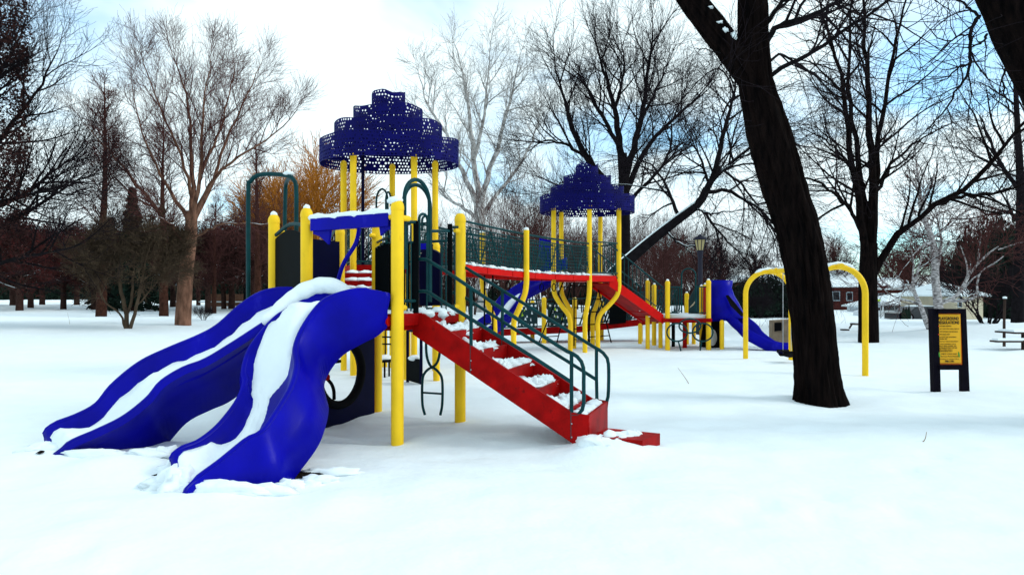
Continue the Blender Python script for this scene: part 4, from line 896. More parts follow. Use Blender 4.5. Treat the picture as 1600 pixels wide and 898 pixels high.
def tr2_trunk(t):
    P_ = [Vector((7.9, 7.3, -.2)), Vector((7.75, 7.25, .6)), Vector((7.45, 7.15, 1.6)), Vector((6.75, 7.05, 2.6)), Vector((6.22, 7, 3.64)), Vector((5.70, 7, 4.69)), Vector((5.32, 7, 5.6)), Vector((4.9, 7, 7))]
    return rough_trunk('trunk', P_, [.62, .54, .50, .48, .46, .44, .42, .36], 'bark_dark', t, 9.0, 56, 120)
tr2.build('overhanging_tree', 'black tree trunk leaning in at the top beyond the notice sign, thin drooping twigs', 'bark_black', 'twig_dark', (7.9, 7.3, 0), trunk_override=tr2_trunk)

def pl_(L, D, dd=0.0): n = len(L) - 1; return [PX(x, y, D + dd * i / n) for i, (x, y) in enumerate(L)]
# ---- multi-stemmed dark tree behind the swing
D = 20.6
spec_m = [dict(n=6), dict(c=8, n=6, len=2.5, r=.042, ang=.75, wig=.18, trop=.04), dict(c=5, n=5, len=1.25, r=.016, ang=.8, wig=.22, trop=.02), dict(c=4, n=4, len=.7, r=.009, ang=.8, wig=.25), dict(c=2, n=3, len=.36, r=.007, ang=.7, wig=.25)]
t = Tree(21, spec_m, .004)
t.limb(pl_([(1357, 536), (1357, 500), (1356, 450), (1357, 410), (1358, 380)], D), .31, .25, 0, 12, 0)
for L, dd, r0, r1, c in (([(1354, 420), (1348, 360), (1342, 320), (1330, 240), (1320, 150), (1300, 70), (1268, -30)], -2, .135, .02, 14), ([(1357, 410), (1352, 320), (1342, 250), (1328, 170), (1327, 90), (1332, -20)], 1.5, .12, .025, 13),
                         ([(1361, 400), (1362, 300), (1360, 200), (1358, 130), (1351, 60), (1348, -40)], 0, .15, .03, 14), ([(1364, 380), (1368, 290), (1374, 210), (1388, 120), (1404, 40), (1424, -30)], 2, .11, .025, 13),
                         ([(1364, 430), (1378, 400), (1402, 366), (1440, 336), (1480, 310), (1520, 285), (1552, 250), (1600, 190), (1650, 150)], -1, .12, .03, 14), ([(1466, 318), (1500, 308), (1560, 300), (1620, 280)], 1, .07, .02, 8),
                         ([(1352, 375), (1330, 330), (1300, 300), (1260, 280), (1230, 290)], -3, .07, .015, 10), ([(1350, 290), (1320, 250), (1290, 220), (1250, 200)], 2, .06, .012, 9), ([(1368, 300), (1400, 250), (1450, 210), (1500, 190)], 3, .06, .012, 9)):
    t.limb(pl_(L, D, dd), r0, r1, 0, 16, c, .15, .05)
t.add_snow(.1, .25, .3, .8)
t.build('multi_stem_tree', 'tall dark tree dividing into upright stems just behind the yellow swing arch', 'bark_dark', 'twig_dark', GX(1357, D))
# ---- tan tree on the left
D = 29.7
spec_t = [dict(n=6), dict(c=11, n=6, len=2.1, r=.032, ang=.62, wig=.12, trop=.06, tap=.5), dict(c=9, n=5, len=1.6, r=.013, ang=.65, wig=.16, trop=.06), dict(c=5, n=4, len=.9, r=.008, ang=.65, wig=.2, trop=.04), dict(c=2, n=3, len=.45, r=.005, ang=.6, wig=.2)]
t = Tree(33, spec_t, .0045)
t.limb(pl_([(286, 512), (286, 500), (289, 450), (293, 410), (297, 375), (300, 330)], D), .36, .25, 0, 14, 0)
for L, dd, r0, r1, c in (([(299, 350), (302, 290), (299, 200), (290, 120), (262, 40)], 1, .20, .02, 12), ([(299, 345), (315, 260), (320, 160), (332, 60)], -2, .17, .02, 12), ([(300, 350), (330, 290), (358, 205), (395, 125), (420, 70)], 2, .16, .02, 12),
                         ([(305, 330), (345, 262), (390, 225), (440, 195), (482, 150)], -2, .14, .02, 12), ([(296, 375), (262, 352), (225, 305), (190, 262), (150, 212), (112, 172)], -2, .19, .02, 12), ([(294, 340), (262, 290), (232, 235), (208, 165), (195, 100)], 3, .14, .02, 12),
                         ([(299, 372), (330, 357), (350, 349), (385, 345), (415, 348), (440, 345)], -4, .09, .02, 7), ([(296, 376), (280, 362), (264, 348), (240, 335)], -4, .09, .02, 5), ([(300, 300), (285, 240), (260, 180), (225, 90), (215, 60)], -3, .12, .02, 11), ([(316, 260), (350, 180), (370, 100), (372, 60)], 3, .10, .02, 11),
                         ([(238, 318), (200, 300), (160, 260), (120, 235)], 2, .07, .015, 8)):
    t.limb(pl_([(297 + (x - 297) * .9, 375 + (y - 375) * .9) for x, y in L], D, dd), r0 * .8, r1 * .7, 0, 14, c, .15, .05, .65)
t.add_snow(.06, .55, .12, .55)
t.build('tan_barked_tree', 'tall spreading bare tree with pale tan bark and fine upright twigs', 'bark_tan', 'twig_tan', GX(287, D))
# ---- lime trees behind the second roof
D = 32
spec_l = [dict(n=6), dict(c=11, n=6, len=2.9, r=.045, ang=.7, wig=.13, trop=.05), dict(c=9, n=5, len=1.5, r=.017, ang=.7, wig=.16, trop=.04), dict(c=5, n=4, len=.8, r=.010, ang=.7, wig=.2, trop=.03), dict(c=2, n=3, len=.4, r=.006, ang=.6, wig=.2)]
t = Tree(41, spec_l, .005)
t.limb(pl_([(976, 510), (975, 440), (976, 360), (975, 290), (972, 240)], D), .33, .24, 0, 14, 0)
for L, dd, r0, r1, c in (([(972, 260), (966, 205), (956, 150), (938, 95), (930, 60)], 2, .20, .03, 13), ([(976, 280), (992, 225), (1006, 160), (1014, 100), (1020, 48)], -2, .20, .03, 13), ([(976, 330), (945, 285), (915, 245), (895, 205), (880, 150), (868, 110)], -2, .24, .03, 13),
                         ([(978, 300), (1010, 232), (1050, 190), (1082, 160), (1108, 130)], 2, .16, .02, 12), ([(968, 230), (935, 170), (905, 120), (890, 100)], 2, .13, .02, 11), ([(978, 322), (1012, 285), (1040, 250), (1050, 205), (1040, 175)], -3, .11, .02, 10),
                         ([(912, 244), (880, 225), (850, 220), (830, 235)], 0, .09, .02, 10), ([(1000, 190), (1030, 130), (1045, 90)], 2, .09, .02, 10), ([(975, 340), (940, 320), (900, 300), (850, 280)], -2, .09, .02, 10), ([(960, 170), (975, 110), (970, 60)], 0, .09, .02, 10)):
    t.limb(pl_(L, D, dd), r0, r1, 0, 14, c, .15, .05)
t.add_snow(.08, .3, .13, .7)
t.build('lime_tree', 'large dark bare tree spreading above the smaller farther blue roof', 'bark_black', 'twig_dark', GX(976, D))
D = 27
spec_d = [dict(n=6), dict(c=11, n=6, len=2.9, r=.045, ang=.8, wig=.14, trop=-.02), dict(c=8, n=6, len=1.7, r=.017, ang=.7, wig=.16, trop=-.08), dict(c=4, n=5, len=.9, r=.009, ang=.7, wig=.2, trop=-.05), dict(c=2, n=3, len=.45, r=.008, ang=.6, wig=.2)]
t = Tree(45, spec_d, .0045)
t.limb(pl_([(925, 520), (940, 460), (958, 428), (985, 404), (1020, 374), (1062, 341), (1092, 318), (1104, 295)], D), .30, .16, 0, 18, 0)
for L, dd, r0, r1, c in (([(1100, 305), (1118, 262), (1132, 205), (1146, 150), (1150, 95)], 0, .15, .02, 13), ([(1090, 318), (1115, 280), (1150, 250), (1190, 215), (1225, 200)], -3, .11, .02, 13), ([(1085, 325), (1100, 331), (1116, 335), (1132, 330)], -1, .05, .02, 5),
                         ([(1104, 300), (1140, 300), (1190, 330), (1230, 380), (1250, 420)], 3, .09, .015, 12), ([(1040, 358), (1060, 380), (1080, 385), (1094, 378)], -1, .05, .02, 4), ([(1060, 343), (1045, 300), (1020, 260), (1000, 250)], 3, .09, .02, 11), ([(1108, 290), (1095, 250), (1075, 215)], -2, .07, .02, 10), ([(1120, 260), (1160, 290), (1200, 350), (1215, 400)], 2, .06, .015, 11), ([(1100, 330), (1130, 370), (1170, 410)], 2, .06, .015, 10)):
    t.limb(pl_(L, D, dd), r0, r1, 0, 14, c, .15, .04)
tp0 = t.big[0]
for i in range(2, 17): pass
t.snow.append(([p + Vector((-.05, 0, r * .78)) for p, r in zip(*tp0)][5:17], [r * .45 for r in tp0[1]][5:17]))
t.add_snow(.045, .8, .055, .8)
t.build('leaning_snowy_tree', 'dark bare tree whose slanting trunk carries a line of snow beside the lamp post', 'bark_black', 'twig_dark', GX(925, D))
# ---- white sycamore
D = 48
spec_s = [dict(n=6), dict(c=9, n=6, len=3.8, r=.06, ang=.65, wig=.18, trop=.05, tap=.5), dict(c=8, n=5, len=2.0, r=.025, ang=.75, wig=.24, trop=.03), dict(c=5, n=4, len=1.0, r=.015, ang=.8, wig=.25, trop=.03), dict(c=2, n=3, len=.5, r=.010, ang=.8, wig=.25)]
t = Tree(51, spec_s, .008)
t.limb(pl_([(752, 492), (752, 430), (751, 370), (748, 320)], D), .5, .38, 0, 12, 0)
for L, dd, r0, r1, c in (([(748, 330), (744, 270), (735, 200), (725, 130), (715, 80)], 2, .26, .04, 10), ([(748, 325), (722, 270), (700, 215), (668, 165), (655, 120)], -3, .22, .03, 10), ([(749, 330), (765, 270), (785, 200), (800, 140), (812, 90)], -2, .24, .03, 10),
                         ([(750, 340), (780, 300), (810, 260), (835, 210), (845, 170)], 3, .18, .03, 9), ([(740, 250), (755, 190), (762, 130), (765, 80)], 0, .16, .03, 9), ([(748, 345), (715, 320), (690, 300), (665, 250)], 2, .15, .03, 8)):
    t.limb(pl_(L, D, dd), r0, r1, 0, 14, c, .2, .1)
t.build('white_barked_tree', 'tall pale white-barked bare tree seen between the two blue roofs', 'bark_pale', 'bark_pale', GX(752, D))
# ---- birch by the sign
D = 24
spec_b = [dict(n=6), dict(c=9, n=6, len=2.0, r=.04, ang=.8, wig=.2, trop=.03), dict(c=7, n=5, len=1.1, r=.018, ang=.8, wig=.25, trop=.0), dict(c=5, n=4, len=.6, r=.008, ang=.8, wig=.25)]
t = Tree(61, spec_b, .006)
t.limb(pl_([(1466, 520), (1467, 490), (1464, 460), (1461, 430), (1460, 400), (1455, 370), (1440, 330), (1436, 290)], D), .18, .06, 0, 18, 10, .45, .01)
for L, dd, r0, r1, c in (([(1454, 520), (1448, 504), (1440, 482), (1430, 460), (1424, 448), (1410, 448), (1396, 452), (1385, 444), (1376, 436)], -1, .10, .03, 7), ([(1426, 448), (1434, 425), (1440, 402), (1450, 370)], 0, .05, .015, 6), ([(1464, 474), (1480, 470), (1492, 464), (1502, 452), (1514, 430), (1528, 412), (1545, 396), (1560, 385)], -1, .085, .02, 9),
                         ([(1486, 470), (1506, 470), (1520, 466), (1526, 458), (1528, 436), (1536, 422), (1556, 410), (1568, 400)], -2, .05, .015, 8), ([(1528, 412), (1530, 390), (1534, 360)], 0, .04, .012, 7), ([(1461, 430), (1468, 400), (1470, 370), (1462, 330)], 1, .08, .02, 8), ([(1560, 390), (1590, 380), (1620, 372)], -1, .025, .01, 6), ([(1456, 380), (1440, 385), (1425, 400), (1412, 400)], -1, .05, .015, 7)):
    t.limb(pl_(L, D, dd), r0, r1, 0, 16, c, .3, .012)
t.add_snow(.028, .75, .2, .8)
t.build('white_birch', 'white birch with crooked snow-lined stems growing behind the notice sign', 'birch', 'twig_tan', GX(1464, D, -.1))
# ---- right edge trunk
D = 27
t = Tree(71, spec_m, .007)
t.limb(pl_([(1590, 512), (1591, 480), (1593, 400), (1596, 320), (1592, 240), (1588, 160), (1580, 60)], D), .26, .05, 0, 18, 14, .3, .02)
for L, dd, r0, r1, c in (([(1594, 350), (1575, 330), (1545, 335), (1520, 320)], -1, .08, .02, 8), ([(1594, 300), (1560, 250), (1540, 200), (1530, 180)], 1, .09, .02, 9), ([(1592, 380), (1640, 300), (1680, 240)], 1, .1, .02, 8)): t.limb(pl_(L, D, dd), r0, r1, 0, 14, c, .2, .03)
t.build('dark_edge_tree', 'dark upright bare tree beyond the snow-covered picnic bench', 'bark_black', 'twig_dark', GX(1590, D, -.1))
# ---- dark tree at the left edge with clinging leaves
D = 27
spec_o = [dict(n=6), dict(c=9, n=6, len=3.0, r=.055, ang=.7, wig=.12, trop=.05), dict(c=7, n=6, len=1.7, r=.02, ang=.7, wig=.14, trop=.02), dict(c=4, n=4, len=.9, r=.010, ang=.7, wig=.2), dict(c=2, n=3, len=.5, r=.008, ang=.7, wig=.2)]
t = Tree(81, spec_o, .0055)
t.limb(pl_([(-70, 514), (-70, 430), (-68, 330), (-66, 200), (-60, 80)], D), .42, .15, 0, 16, 8, .4, .03)
for L, dd, r0, r1, c in (([(-68, 400), (-30, 372), (20, 345), (60, 320), (100, 290), (140, 275)], -1, .14, .02, 14), ([(-68, 360), (-20, 330), (40, 300), (90, 262), (130, 235)], 2, .14, .02, 14), ([(-66, 300), (-20, 240), (30, 180), (70, 120), (90, 80)], 0, .14, .02, 14), ([(-66, 250), (-20, 150), (20, 80), (40, 30)], 2, .13, .02, 14),
                         ([(-68, 430), (-20, 420), (40, 400), (90, 392), (130, 380)], -2, .12, .02, 13), ([(-66, 330), (0, 315), (70, 300), (120, 305)], -3, .1, .02, 13), ([(-64, 200), (-10, 110), (0, 40)], -2, .1, .02, 12)):
    t.limb(pl_(L, D, dd), r0, r1, 0, 14, c, .15, .05)
t.add_snow(.06, .1, .15, .4)
t.build('oak_tree', 'big dark oak with dead leaves clinging along its left-hand boughs', 'bark_black', 'twig_dark', GX(-70, D), leaves=('leaf_dark', 16000, .075, lambda p: (p.x / p.y * F + 800) < 45))
# ---- orchard of small red-leaved trees, left
spec_r = [dict(n=5), dict(c=8, n=5, len=3.2, r=.11, ang=1.05, wig=.15, trop=.03), dict(c=9, n=5, len=2.0, r=.04, ang=.8, wig=.2, trop=.03), dict(c=7, n=4, len=1.1, r=.016, ang=.8, wig=.25, trop=.01), dict(c=5, n=3, len=.6, r=.010, ang=.8, wig=.25)]
def auto_tree(seed, spec, h_trunk, r0, rmin, cnt, t0=.55, lean=0):
    t = Tree(seed, spec, rmin); rg = random.Random(seed)
    t.limb([Vector((0, 0, -.2)), Vector((lean * .3, 0, h_trunk * .4)), Vector((lean, rg.uniform(-.1, .1), h_trunk))], r0, r0 * .55, 0, 8, cnt, t0, .02); return t
t = auto_tree(91, spec_r, 4.2, .26, .010, 17, .42); t.add_snow(.018, .45, .2, .8)
GRR = 'small red-leaved trees on the left lawn'
ra = t.build('hawthorn_tree', 'small bushy tree with dead dark red leaves and snow-lined low boughs', 'bark_brown', 'twig_red', (0, 0, 0), GRR, leaves=('leaf_red', 9000, .085, None))
t = auto_tree(92, spec_r, 4.6, .24, .010, 15, .4); t.add_snow(.02, .25, .2, .8)
rb = t.build('hawthorn_tree', 'small bushy tree with dead brown leaves and few snowy boughs', 'bark_brown', 'twig_red', (0, 0, 0), GRR, leaves=('leaf_dark', 7000, .09, None))
LRA, LRB = 'bushy tree with dead dark red leaves and snow-lined low boughs', 'bushy tree with dead brown leaves and few snow-lined boughs'
ra.location = GX(31, 52, -.15); ra['label'] = LRA; ra.rotation_euler.z = .4; ra.scale = (1.1,) * 3
rb.location = GX(99, 58, -.1); rb['label'] = LRB; rb.scale = (1.12,) * 3
for x, D, s_, rz, w_ in ((-6, 60, 1.1, 2, 1), (20, 70, 1.25, 3, 0), (48, 66, 1.2, 1.1, 1), (147, 58, 1.1, 4.2, 0), (66, 78, 1.3, 5, 0), (180, 66, 1.2, .5, 1), (232, 60, 1.05, 2.2, 1), (120, 80, 1.4, 3.3, 1), (325, 52, 1.05, 1.6, 1), (362, 60, 1.2, 5.2, 0), (395, 56, 1.1, 3.9, 1), (430, 64, 1.15, .3, 1), (270, 72, 1.3, 4.8, 0)):
    copy_tree(ra if w_ == 0 else rb, GX(x, D, gz((x - 800) / F * D, D)), rz, s_, LRA if w_ == 0 else LRB, GRR, s_ * .95)
# ---- straight reddish trunks
spec_c = [dict(n=8), dict(c=34, n=5, len=3.0, r=.045, ang=.75, wig=.10, trop=.08, tap=.75), dict(c=8, n=4, len=1.4, r=.02, ang=.7, wig=.18, trop=.03), dict(c=5, n=3, len=.7, r=.013, ang=.7, wig=.2)]
t = Tree(95, spec_c, .011); t.limb([Vector((0, 0, -.2)), Vector((.1, 0, 5)), Vector((.2, .1, 10)), Vector((.25, 0, 15.5))], .36, .03, 0, 16, 40, .22, .02)
LC = 'slender straight red-brown trunk with short ascending branches on the left lawn'; GC = 'straight red-brown trees on the left lawn'
ca = t.build('larch_tree', LC, 'bark_red', 'twig_tan', GX(158, 44), GC, local=True)
copy_tree(ca, GX(256, 46), 2.1, .88, 'straight red-brown trunk rising behind the twiggy shrub and spruce', GC); copy_tree(ca, GX(404, 42), 4.0, .72, 'red-brown trunk standing behind the tall green climber arch', GC); copy_tree(ca, GX(334, 50), 1.0, .55, 'short thin dark trunk beside the tan-barked tree', GC)
# ---- shrubby multi-stem tree in front left
D = 27
spec_h = [dict(n=6), dict(c=9, n=5, len=1.5, r=.03, ang=.7, wig=.2, trop=.06), dict(c=8, n=4, len=.9, r=.014, ang=.8, wig=.25, trop=.02), dict(c=6, n=3, len=.5, r=.009, ang=.8, wig=.25), dict(c=4, n=3, len=.28, r=.007, ang=.8, wig=.25)]
t = Tree(101, spec_h, .0065)
for L, dd, r0, r1, c in (([(198, 516), (197, 490), (192, 465), (186, 435), (185, 400), (180, 370)], 0, .10, .03, 10), ([(203, 514), (210, 490), (216, 465), (222, 440), (230, 400), (240, 375)], -.4, .08, .02, 10), ([(196, 514), (190, 495), (178, 482), (165, 473), (150, 440), (140, 420)], -.8, .045, .02, 8), ([(199, 490), (205, 470), (208, 430), (212, 395), (215, 365)], .5, .06, .02, 9), ([(212, 480), (225, 465), (245, 440), (265, 420)], .4, .04, .015, 8), ([(187, 440), (170, 420), (160, 395)], .6, .04, .015, 9), ([(222, 440), (250, 415), (275, 395)], .8, .04, .015, 9)):
    t.limb(pl_(L, D, dd), r0, r1, 0, 12, c, .45, .02)
t.build('multi_stem_shrub', 'low multi-stemmed olive-brown twiggy shrub on the snow left of the slides', 'twig_olive', 'twig_olive', GX(200, D), cat='shrub', leaves=('leaf_olive', 5000, .028, lambda p: p.z > 1.8))
# ---- willow, thorny shrubs, generic wood
spec_w = [dict(n=5), dict(c=13, n=6, len=4.6, r=.10, ang=.8, wig=.14, trop=.10), dict(c=11, n=6, len=2.8, r=.035, ang=.6, wig=.16, trop=.06), dict(c=8, n=5, len=1.7, r=.016, ang=.5, wig=.2, trop=.0), dict(c=3, n=3, len=.8, r=.012, ang=.5, wig=.2)]
t = auto_tree(111, spec_w, 4.0, .4, .011, 14, .35)
wl = t.build('willow_tree', 'orange-twigged willow glowing behind the green climber arch', 'willow', 'willow', GX(492, 66), local=True); wl.scale = (1.75, 1.75, 1.95)
copy_tree(wl, GX(440, 72), 2.2, 1.6, 'smaller orange-twigged willow left of the other orange willow')
spec_k = [dict(n=5), dict(c=5, n=6, len=3.0, r=.032, ang=.5, wig=.12, trop=.08), dict(c=5, n=5, len=1.7, r=.014, ang=.6, wig=.16, trop=.05), dict(c=4, n=4, len=.9, r=.010, ang=.6, wig=.2, trop=.04), dict(c=2, n=3, len=.5, r=.010, ang=.6, wig=.2)]
t = Tree(121, spec_k, .0055)
for k in range(7): a = k * 2.4; t.limb([Vector((.25 * math.cos(a), .25 * math.sin(a), -.1)), Vector((.5 * math.cos(a), .5 * math.sin(a), 1.5)), Vector((1.3 * math.cos(a), 1.3 * math.sin(a), 3.6)), Vector((2.0 * math.cos(a), 2.0 * math.sin(a), 6.0))], .05, .015, 0, 8, 8, .15, .05)
t.add_snow(.02, .12, .2, .85)
LK = 'reddish brown thicket of upright bare stems behind the netted bridge'; GK = 'reddish bare thickets behind the climber'
ka = t.build('bare_thicket', LK, 'bark_brown', 'twig_red', GX(800, 36, 0), GK, cat='shrub', local=True)
for x, D, s_, rz in ((738, 42, .85, 1), (846, 40, .9, 2), (892, 46, .85, 4.2), (825, 52, 1.2, 5), (690, 56, 1.0, 3.7)): copy_tree(ka, GX(x, D), rz, s_ * .95, LK, GK)
rg = random.Random(12)
LK3 = 'low dark brown thicket at the foot of the woodland belt'
for x in range(640, 1150, 30): copy_tree(ka, GX(x + rg.uniform(-8, 8), rg.uniform(48, 62)), rg.uniform(0, 6), rg.uniform(.62, .85), LK3, 'low thickets at the foot of the woodland')
LK2 = 'dense reddish thicket in front of the orange brick house'
for x, D, s_, rz in ((1005, 42, 1.05, 1), (1040, 40, 1.0, 2), (1075, 44, 1.1, 3.4), (955, 44, 1.0, 4)): copy_tree(ka, GX(x, D), rz, s_ * .7, LK2, 'reddish thickets near the lamp post')
spec_g = [dict(n=6), dict(c=11, n=6, len=4.6, r=.12, ang=.75, wig=.14, trop=.06), dict(c=8, n=5, len=2.4, r=.045, ang=.75, wig=.18, trop=.04), dict(c=6, n=4, len=1.2, r=.02, ang=.75, wig=.22, trop=.02), dict(c=4, n=3, len=.6, r=.014, ang=.7, wig=.22)]
t = auto_tree(131, spec_g, 8.0, .36, .013, 17, .3, .4); t.add_snow(.06, .12, .2, .6)
LG1 = 'bare dark tree in the woodland belt far behind the climber'; GG = 'woodland belt behind the playground'
ga = t.build('woodland_tree', LG1, 'bark_black', 'twig_dark', GX(560, 62), GG, local=True); ga.scale = (.75,) * 3
t = auto_tree(132, spec_g, 7.0, .32, .013, 16, .28, -.5)
LG2 = 'bare brown-twigged tree in the woodland belt'; gb = t.build('woodland_tree', LG2, 'bark_brown', 'twig_red', GX(655, 66), GG, local=True); gb.scale = (.75,) * 3
for x, D, s_, rz, w_ in ((350, 60, .95, 1, 1), (385, 66, 1.05, 2, 0), (430, 58, .9, 3, 1), (455, 75, 1.0, 4, 0), (540, 72, .9, 5, 1), (600, 76, .9, .5, 0), (700, 70, .85, 1.4, 1), (790, 72, .95, 2.5, 1), (850, 66, .95, 3.5, 0), (900, 60, .9, 4.5, 1), (1040, 62, .9, 1.2, 0), (1090, 70, .85, 2.3, 1), (1130, 66, .8, 3.1, 0), (1180, 76, .85, 4.4, 1), (310, 78, 1.0, 5.3, 1), (30, 85, 1.1, .4, 0), (210, 84, 1.0, 1.7, 0), (120, 95, 1.1, 2.9, 1)):
    copy_tree(ga if w_ == 0 else gb, GX(x, D, gz((x - 800) / F * D, D)), rz, s_ * .8, LG1 if w_ == 0 else LG2, GG)
LG3 = 'bare dark tree standing among the houses on the right'; GH = 'bare trees among the houses'
for x, D, s_, rz in ((1250, 58, .75, 1), (1300, 70, .9, 2), (1420, 72, .85, 3), (1470, 60, .75, 4), (1520, 74, .95, 5), (1560, 64, .85, .7), (1610, 58, .85, 1.9), (1390, 84, .9, 2.8), (1660, 70, 1, 3.7)):
    copy_tree(ga if rz % 2 > 1 else gb, GX(x, D, -.3), rz, s_ * .85, LG3, GH)
# ---- evergreens
def needle_cloud(n, fn, size, seed):
    rg = np.random.default_rng(seed); c_ = fn(rg, n); a = rg.normal(0, 1, (n, 3)); a /= np.linalg.norm(a, axis=1, keepdims=True); b = np.cross(a, rg.normal(0, 1, (n, 3))); b /= np.linalg.norm(b, axis=1, keepdims=True)
    sz = size * rg.uniform(.5, 1.3, (n, 1)); return np.stack([c_ - a * sz, c_ + b * sz * .4, c_ + a * sz, c_ - b * sz * .4], axis=1).reshape(-1, 3)
def bushfn(rg, n):
    d = rg.normal(0, 1, (n, 3)); d /= np.linalg.norm(d, axis=1, keepdims=True); d[:, 2] = np.abs(d[:, 2])
    lob = 1 + .22 * np.sin(d[:, 0:1] * 5 + 1) * np.cos(d[:, 1:2] * 4) + .15 * np.sin(d[:, 2:3] * 9 + d[:, 0:1] * 7)
    return d * lob * (rg.uniform(.25, 1, (n, 1)) ** .5) * np.array([[1.7, 1.5, 2.0]])
def sprucefn(rg, n):
    tier = rg.integers(0, 17, n); z = .06 + .93 * (tier + rg.uniform(0, .5, n)) / 17; az = rg.uniform(0, 6.283, n); nb = 9
    az = (np.round(az / (6.283 / nb)) * 6.283 / nb + tier * .7 + rg.normal(0, .09, n)); rmax = (1 - z) * 2.2 + .1; r = rmax * rg.uniform(.1, 1, n) ** .7 * (1 + .15 * np.sin(tier * 2.1))
    return np.stack([r * np.cos(az), r * np.sin(az), z * 10 - r * .28 + rg.normal(0, .06, n)], axis=1)
def evergreen(name, label, cat, group, fn, n, size, stem, seed):
    t = thing(name, label, cat, (0, 0, 0), group)
    G().tube([(0, 0, -.2), (0, 0, stem * .5), (.03, 0, stem)], [.12, .08, .02], 8).build('trunk', 'bark_brown', t)
    me = quick_mesh('crown', needle_cloud(n, fn, size, seed), np.arange(n * 4).reshape(-1, 4), 'needle', False); o_ = bpy.data.objects.new('crown', me); C.objects.link(o_); o_.parent = t
    return t
LY, GY = 'dark evergreen hedge bush behind the left-hand tree trunks', 'evergreen hedge bushes on the left'
yb = evergreen('evergreen_bush', LY, 'bush', GY, bushfn, 5000, .16, 1.6, 1)
yb.location = GX(40, 140, -.1); yb.scale = (2.4, 2.4, 2.5)
rg = random.Random(6)
for x in range(-60, 470, 24): copy_tree(yb, GX(x + rg.uniform(-6, 6), rg.uniform(135, 160), -.2), rg.uniform(0, 6), rg.uniform(2.1, 3.0), LY, GY)
LY2 = 'dark evergreen bush in the far belt behind the climber'
for x in range(480, 1260, 34): copy_tree(yb, GX(x + rg.uniform(-9, 9), rg.uniform(78, 96), -.2), rg.uniform(0, 6), rg.uniform(1.1, 1.7), LY2, 'evergreen bushes behind the climber')
LY3 = 'large black-green evergreen bush on the right behind the birch'
for x, D, s_, z_ in ((1512, 58, 1.2, 3.2), (1540, 56, 1.3, 3.4), (1570, 50, 1.3, 3.1), (1560, 60, 1.5, 3.9), (1604, 46, 1.3, 2.9), (1590, 58, 1.5, 3.6)): copy_tree(yb, GX(x, D, -.3), x, s_, LY3, 'evergreens behind the birch', z_)
LY4 = 'dark bush growing behind the yellow swing arch'
for x, D, s_ in ((1180, 50, .9), (1205, 52, 1.1), (1232, 50, .9), (1150, 54, .8)): copy_tree(yb, GX(x, D, -.2), x, s_, LY4, 'dark bushes behind the swing', s_ * 1.3)
spr = evergreen('spruce_tree', 'dark green spruce between the shrub and the tan-barked tree', 'tree', None, sprucefn, 9000, .22, 9.8, 2); spr.location = GX(207, 55); spr.scale = (1, 1, 1.08)
sp2_ = copy_tree(spr, GX(172, 62), 1.2, .9, 'smaller dark spruce behind the straight red-brown trunk')
# bare bush clusters on the right
t = Tree(141, spec_k, .010)
for k in range(10): a = k * 2.4; t.limb([Vector((.2 * math.cos(a), .2 * math.sin(a), -.1)), Vector((.7 * math.cos(a), .7 * math.sin(a), .9)), Vector((1.6 * math.cos(a), 1.2 * math.sin(a), 2.2))], .07, .03, 0, 8, 5, .4, .05)
ba = t.build('bare_bush', 'wide dark bare bush with many curving stems beside the cream house', 'bark_black', 'twig_dark', GX(1545, 30, -.15), cat='shrub', local=True); ba.scale = (.7, .7, .62)
copy_tree(ba, GX(318, 33), 1, .16, 'tiny bare bush poking from the snow beside the tan-barked tree'); copy_tree(ba, GX(1188, 40), 2, .28, 'small bare bush on the snow behind the swing')

# ================================================================== houses, cars and other things behind
def house(name, label, x0, x1, D, yb_, ye, yr, wm, hip=True, depth=7, windows=(), door=None):
    z0 = PX(0, yb_, D).z; t = thing(name, label, 'house', tuple(GX((x0 + x1) / 2, D, z0)))
    X0, X1 = GX(x0, D).x, GX(x1, D).x; ze = PX(0, ye, D).z; zr = PX(0, yr, D + depth / 2).z
    G().hull8([(X0, D, z0 - .4), (X1, D, z0 - .4), (X1, D + depth, z0 - .4), (X0, D + depth, z0 - .4)], [(X0, D, ze), (X1, D, ze), (X1, D + depth, ze), (X0, D + depth, ze)]).build('wall', wm, t, False)
    o_ = .35; i_ = (X1 - X0) * .42 if hip else 0
    E = [(X0 - o_, D - o_, ze - .05), (X1 + o_, D - o_, ze - .05), (X1 + o_, D + depth + o_, ze - .05), (X0 - o_, D + depth + o_, ze - .05)]
    T = [(X0 + i_ - (0 if hip else o_), D + depth / 2, zr), (X1 - i_ + (0 if hip else o_), D + depth / 2, zr)]
    rf = G().add(E + [(p[0], p[1], p[2] + .12) for p in E] + T, [(3, 2, 1, 0), (0, 1, 5, 4), (1, 2, 6, 5), (2, 3, 7, 6), (3, 0, 4, 7), (4, 5, 9, 8), (6, 7, 8, 9), (5, 6, 9), (7, 4, 8)]).build('snowy_roof', 'snow', t, False)
    for wx0, wx1, wy0, wy1 in windows:
        p0, p1 = PX(wx0, wy0, D), PX(wx1, wy1, D)
        f_ = G().box(((p0.x + p1.x) / 2, D - .03, (p0.z + p1.z) / 2), ((p1.x - p0.x) / 2, 0, 0), (0, .05, 0), (0, 0, (p0.z - p1.z) / 2)).build('window', 'greysign', t, False)
        G().box(((p0.x + p1.x) / 2, D - .07, (p0.z + p1.z) / 2), ((p1.x - p0.x) * .4, 0, 0), (0, .02, 0), (0, 0, (p0.z - p1.z) * .42)).build('pane', 'glass', f_, False)
    return t, rf
house('garage', 'low white garage with a snow-covered hip roof behind the birch', 1384, 1482, 52, 500, 480, 458, 'white', True, 6, ((1426, 1440, 481, 486),))
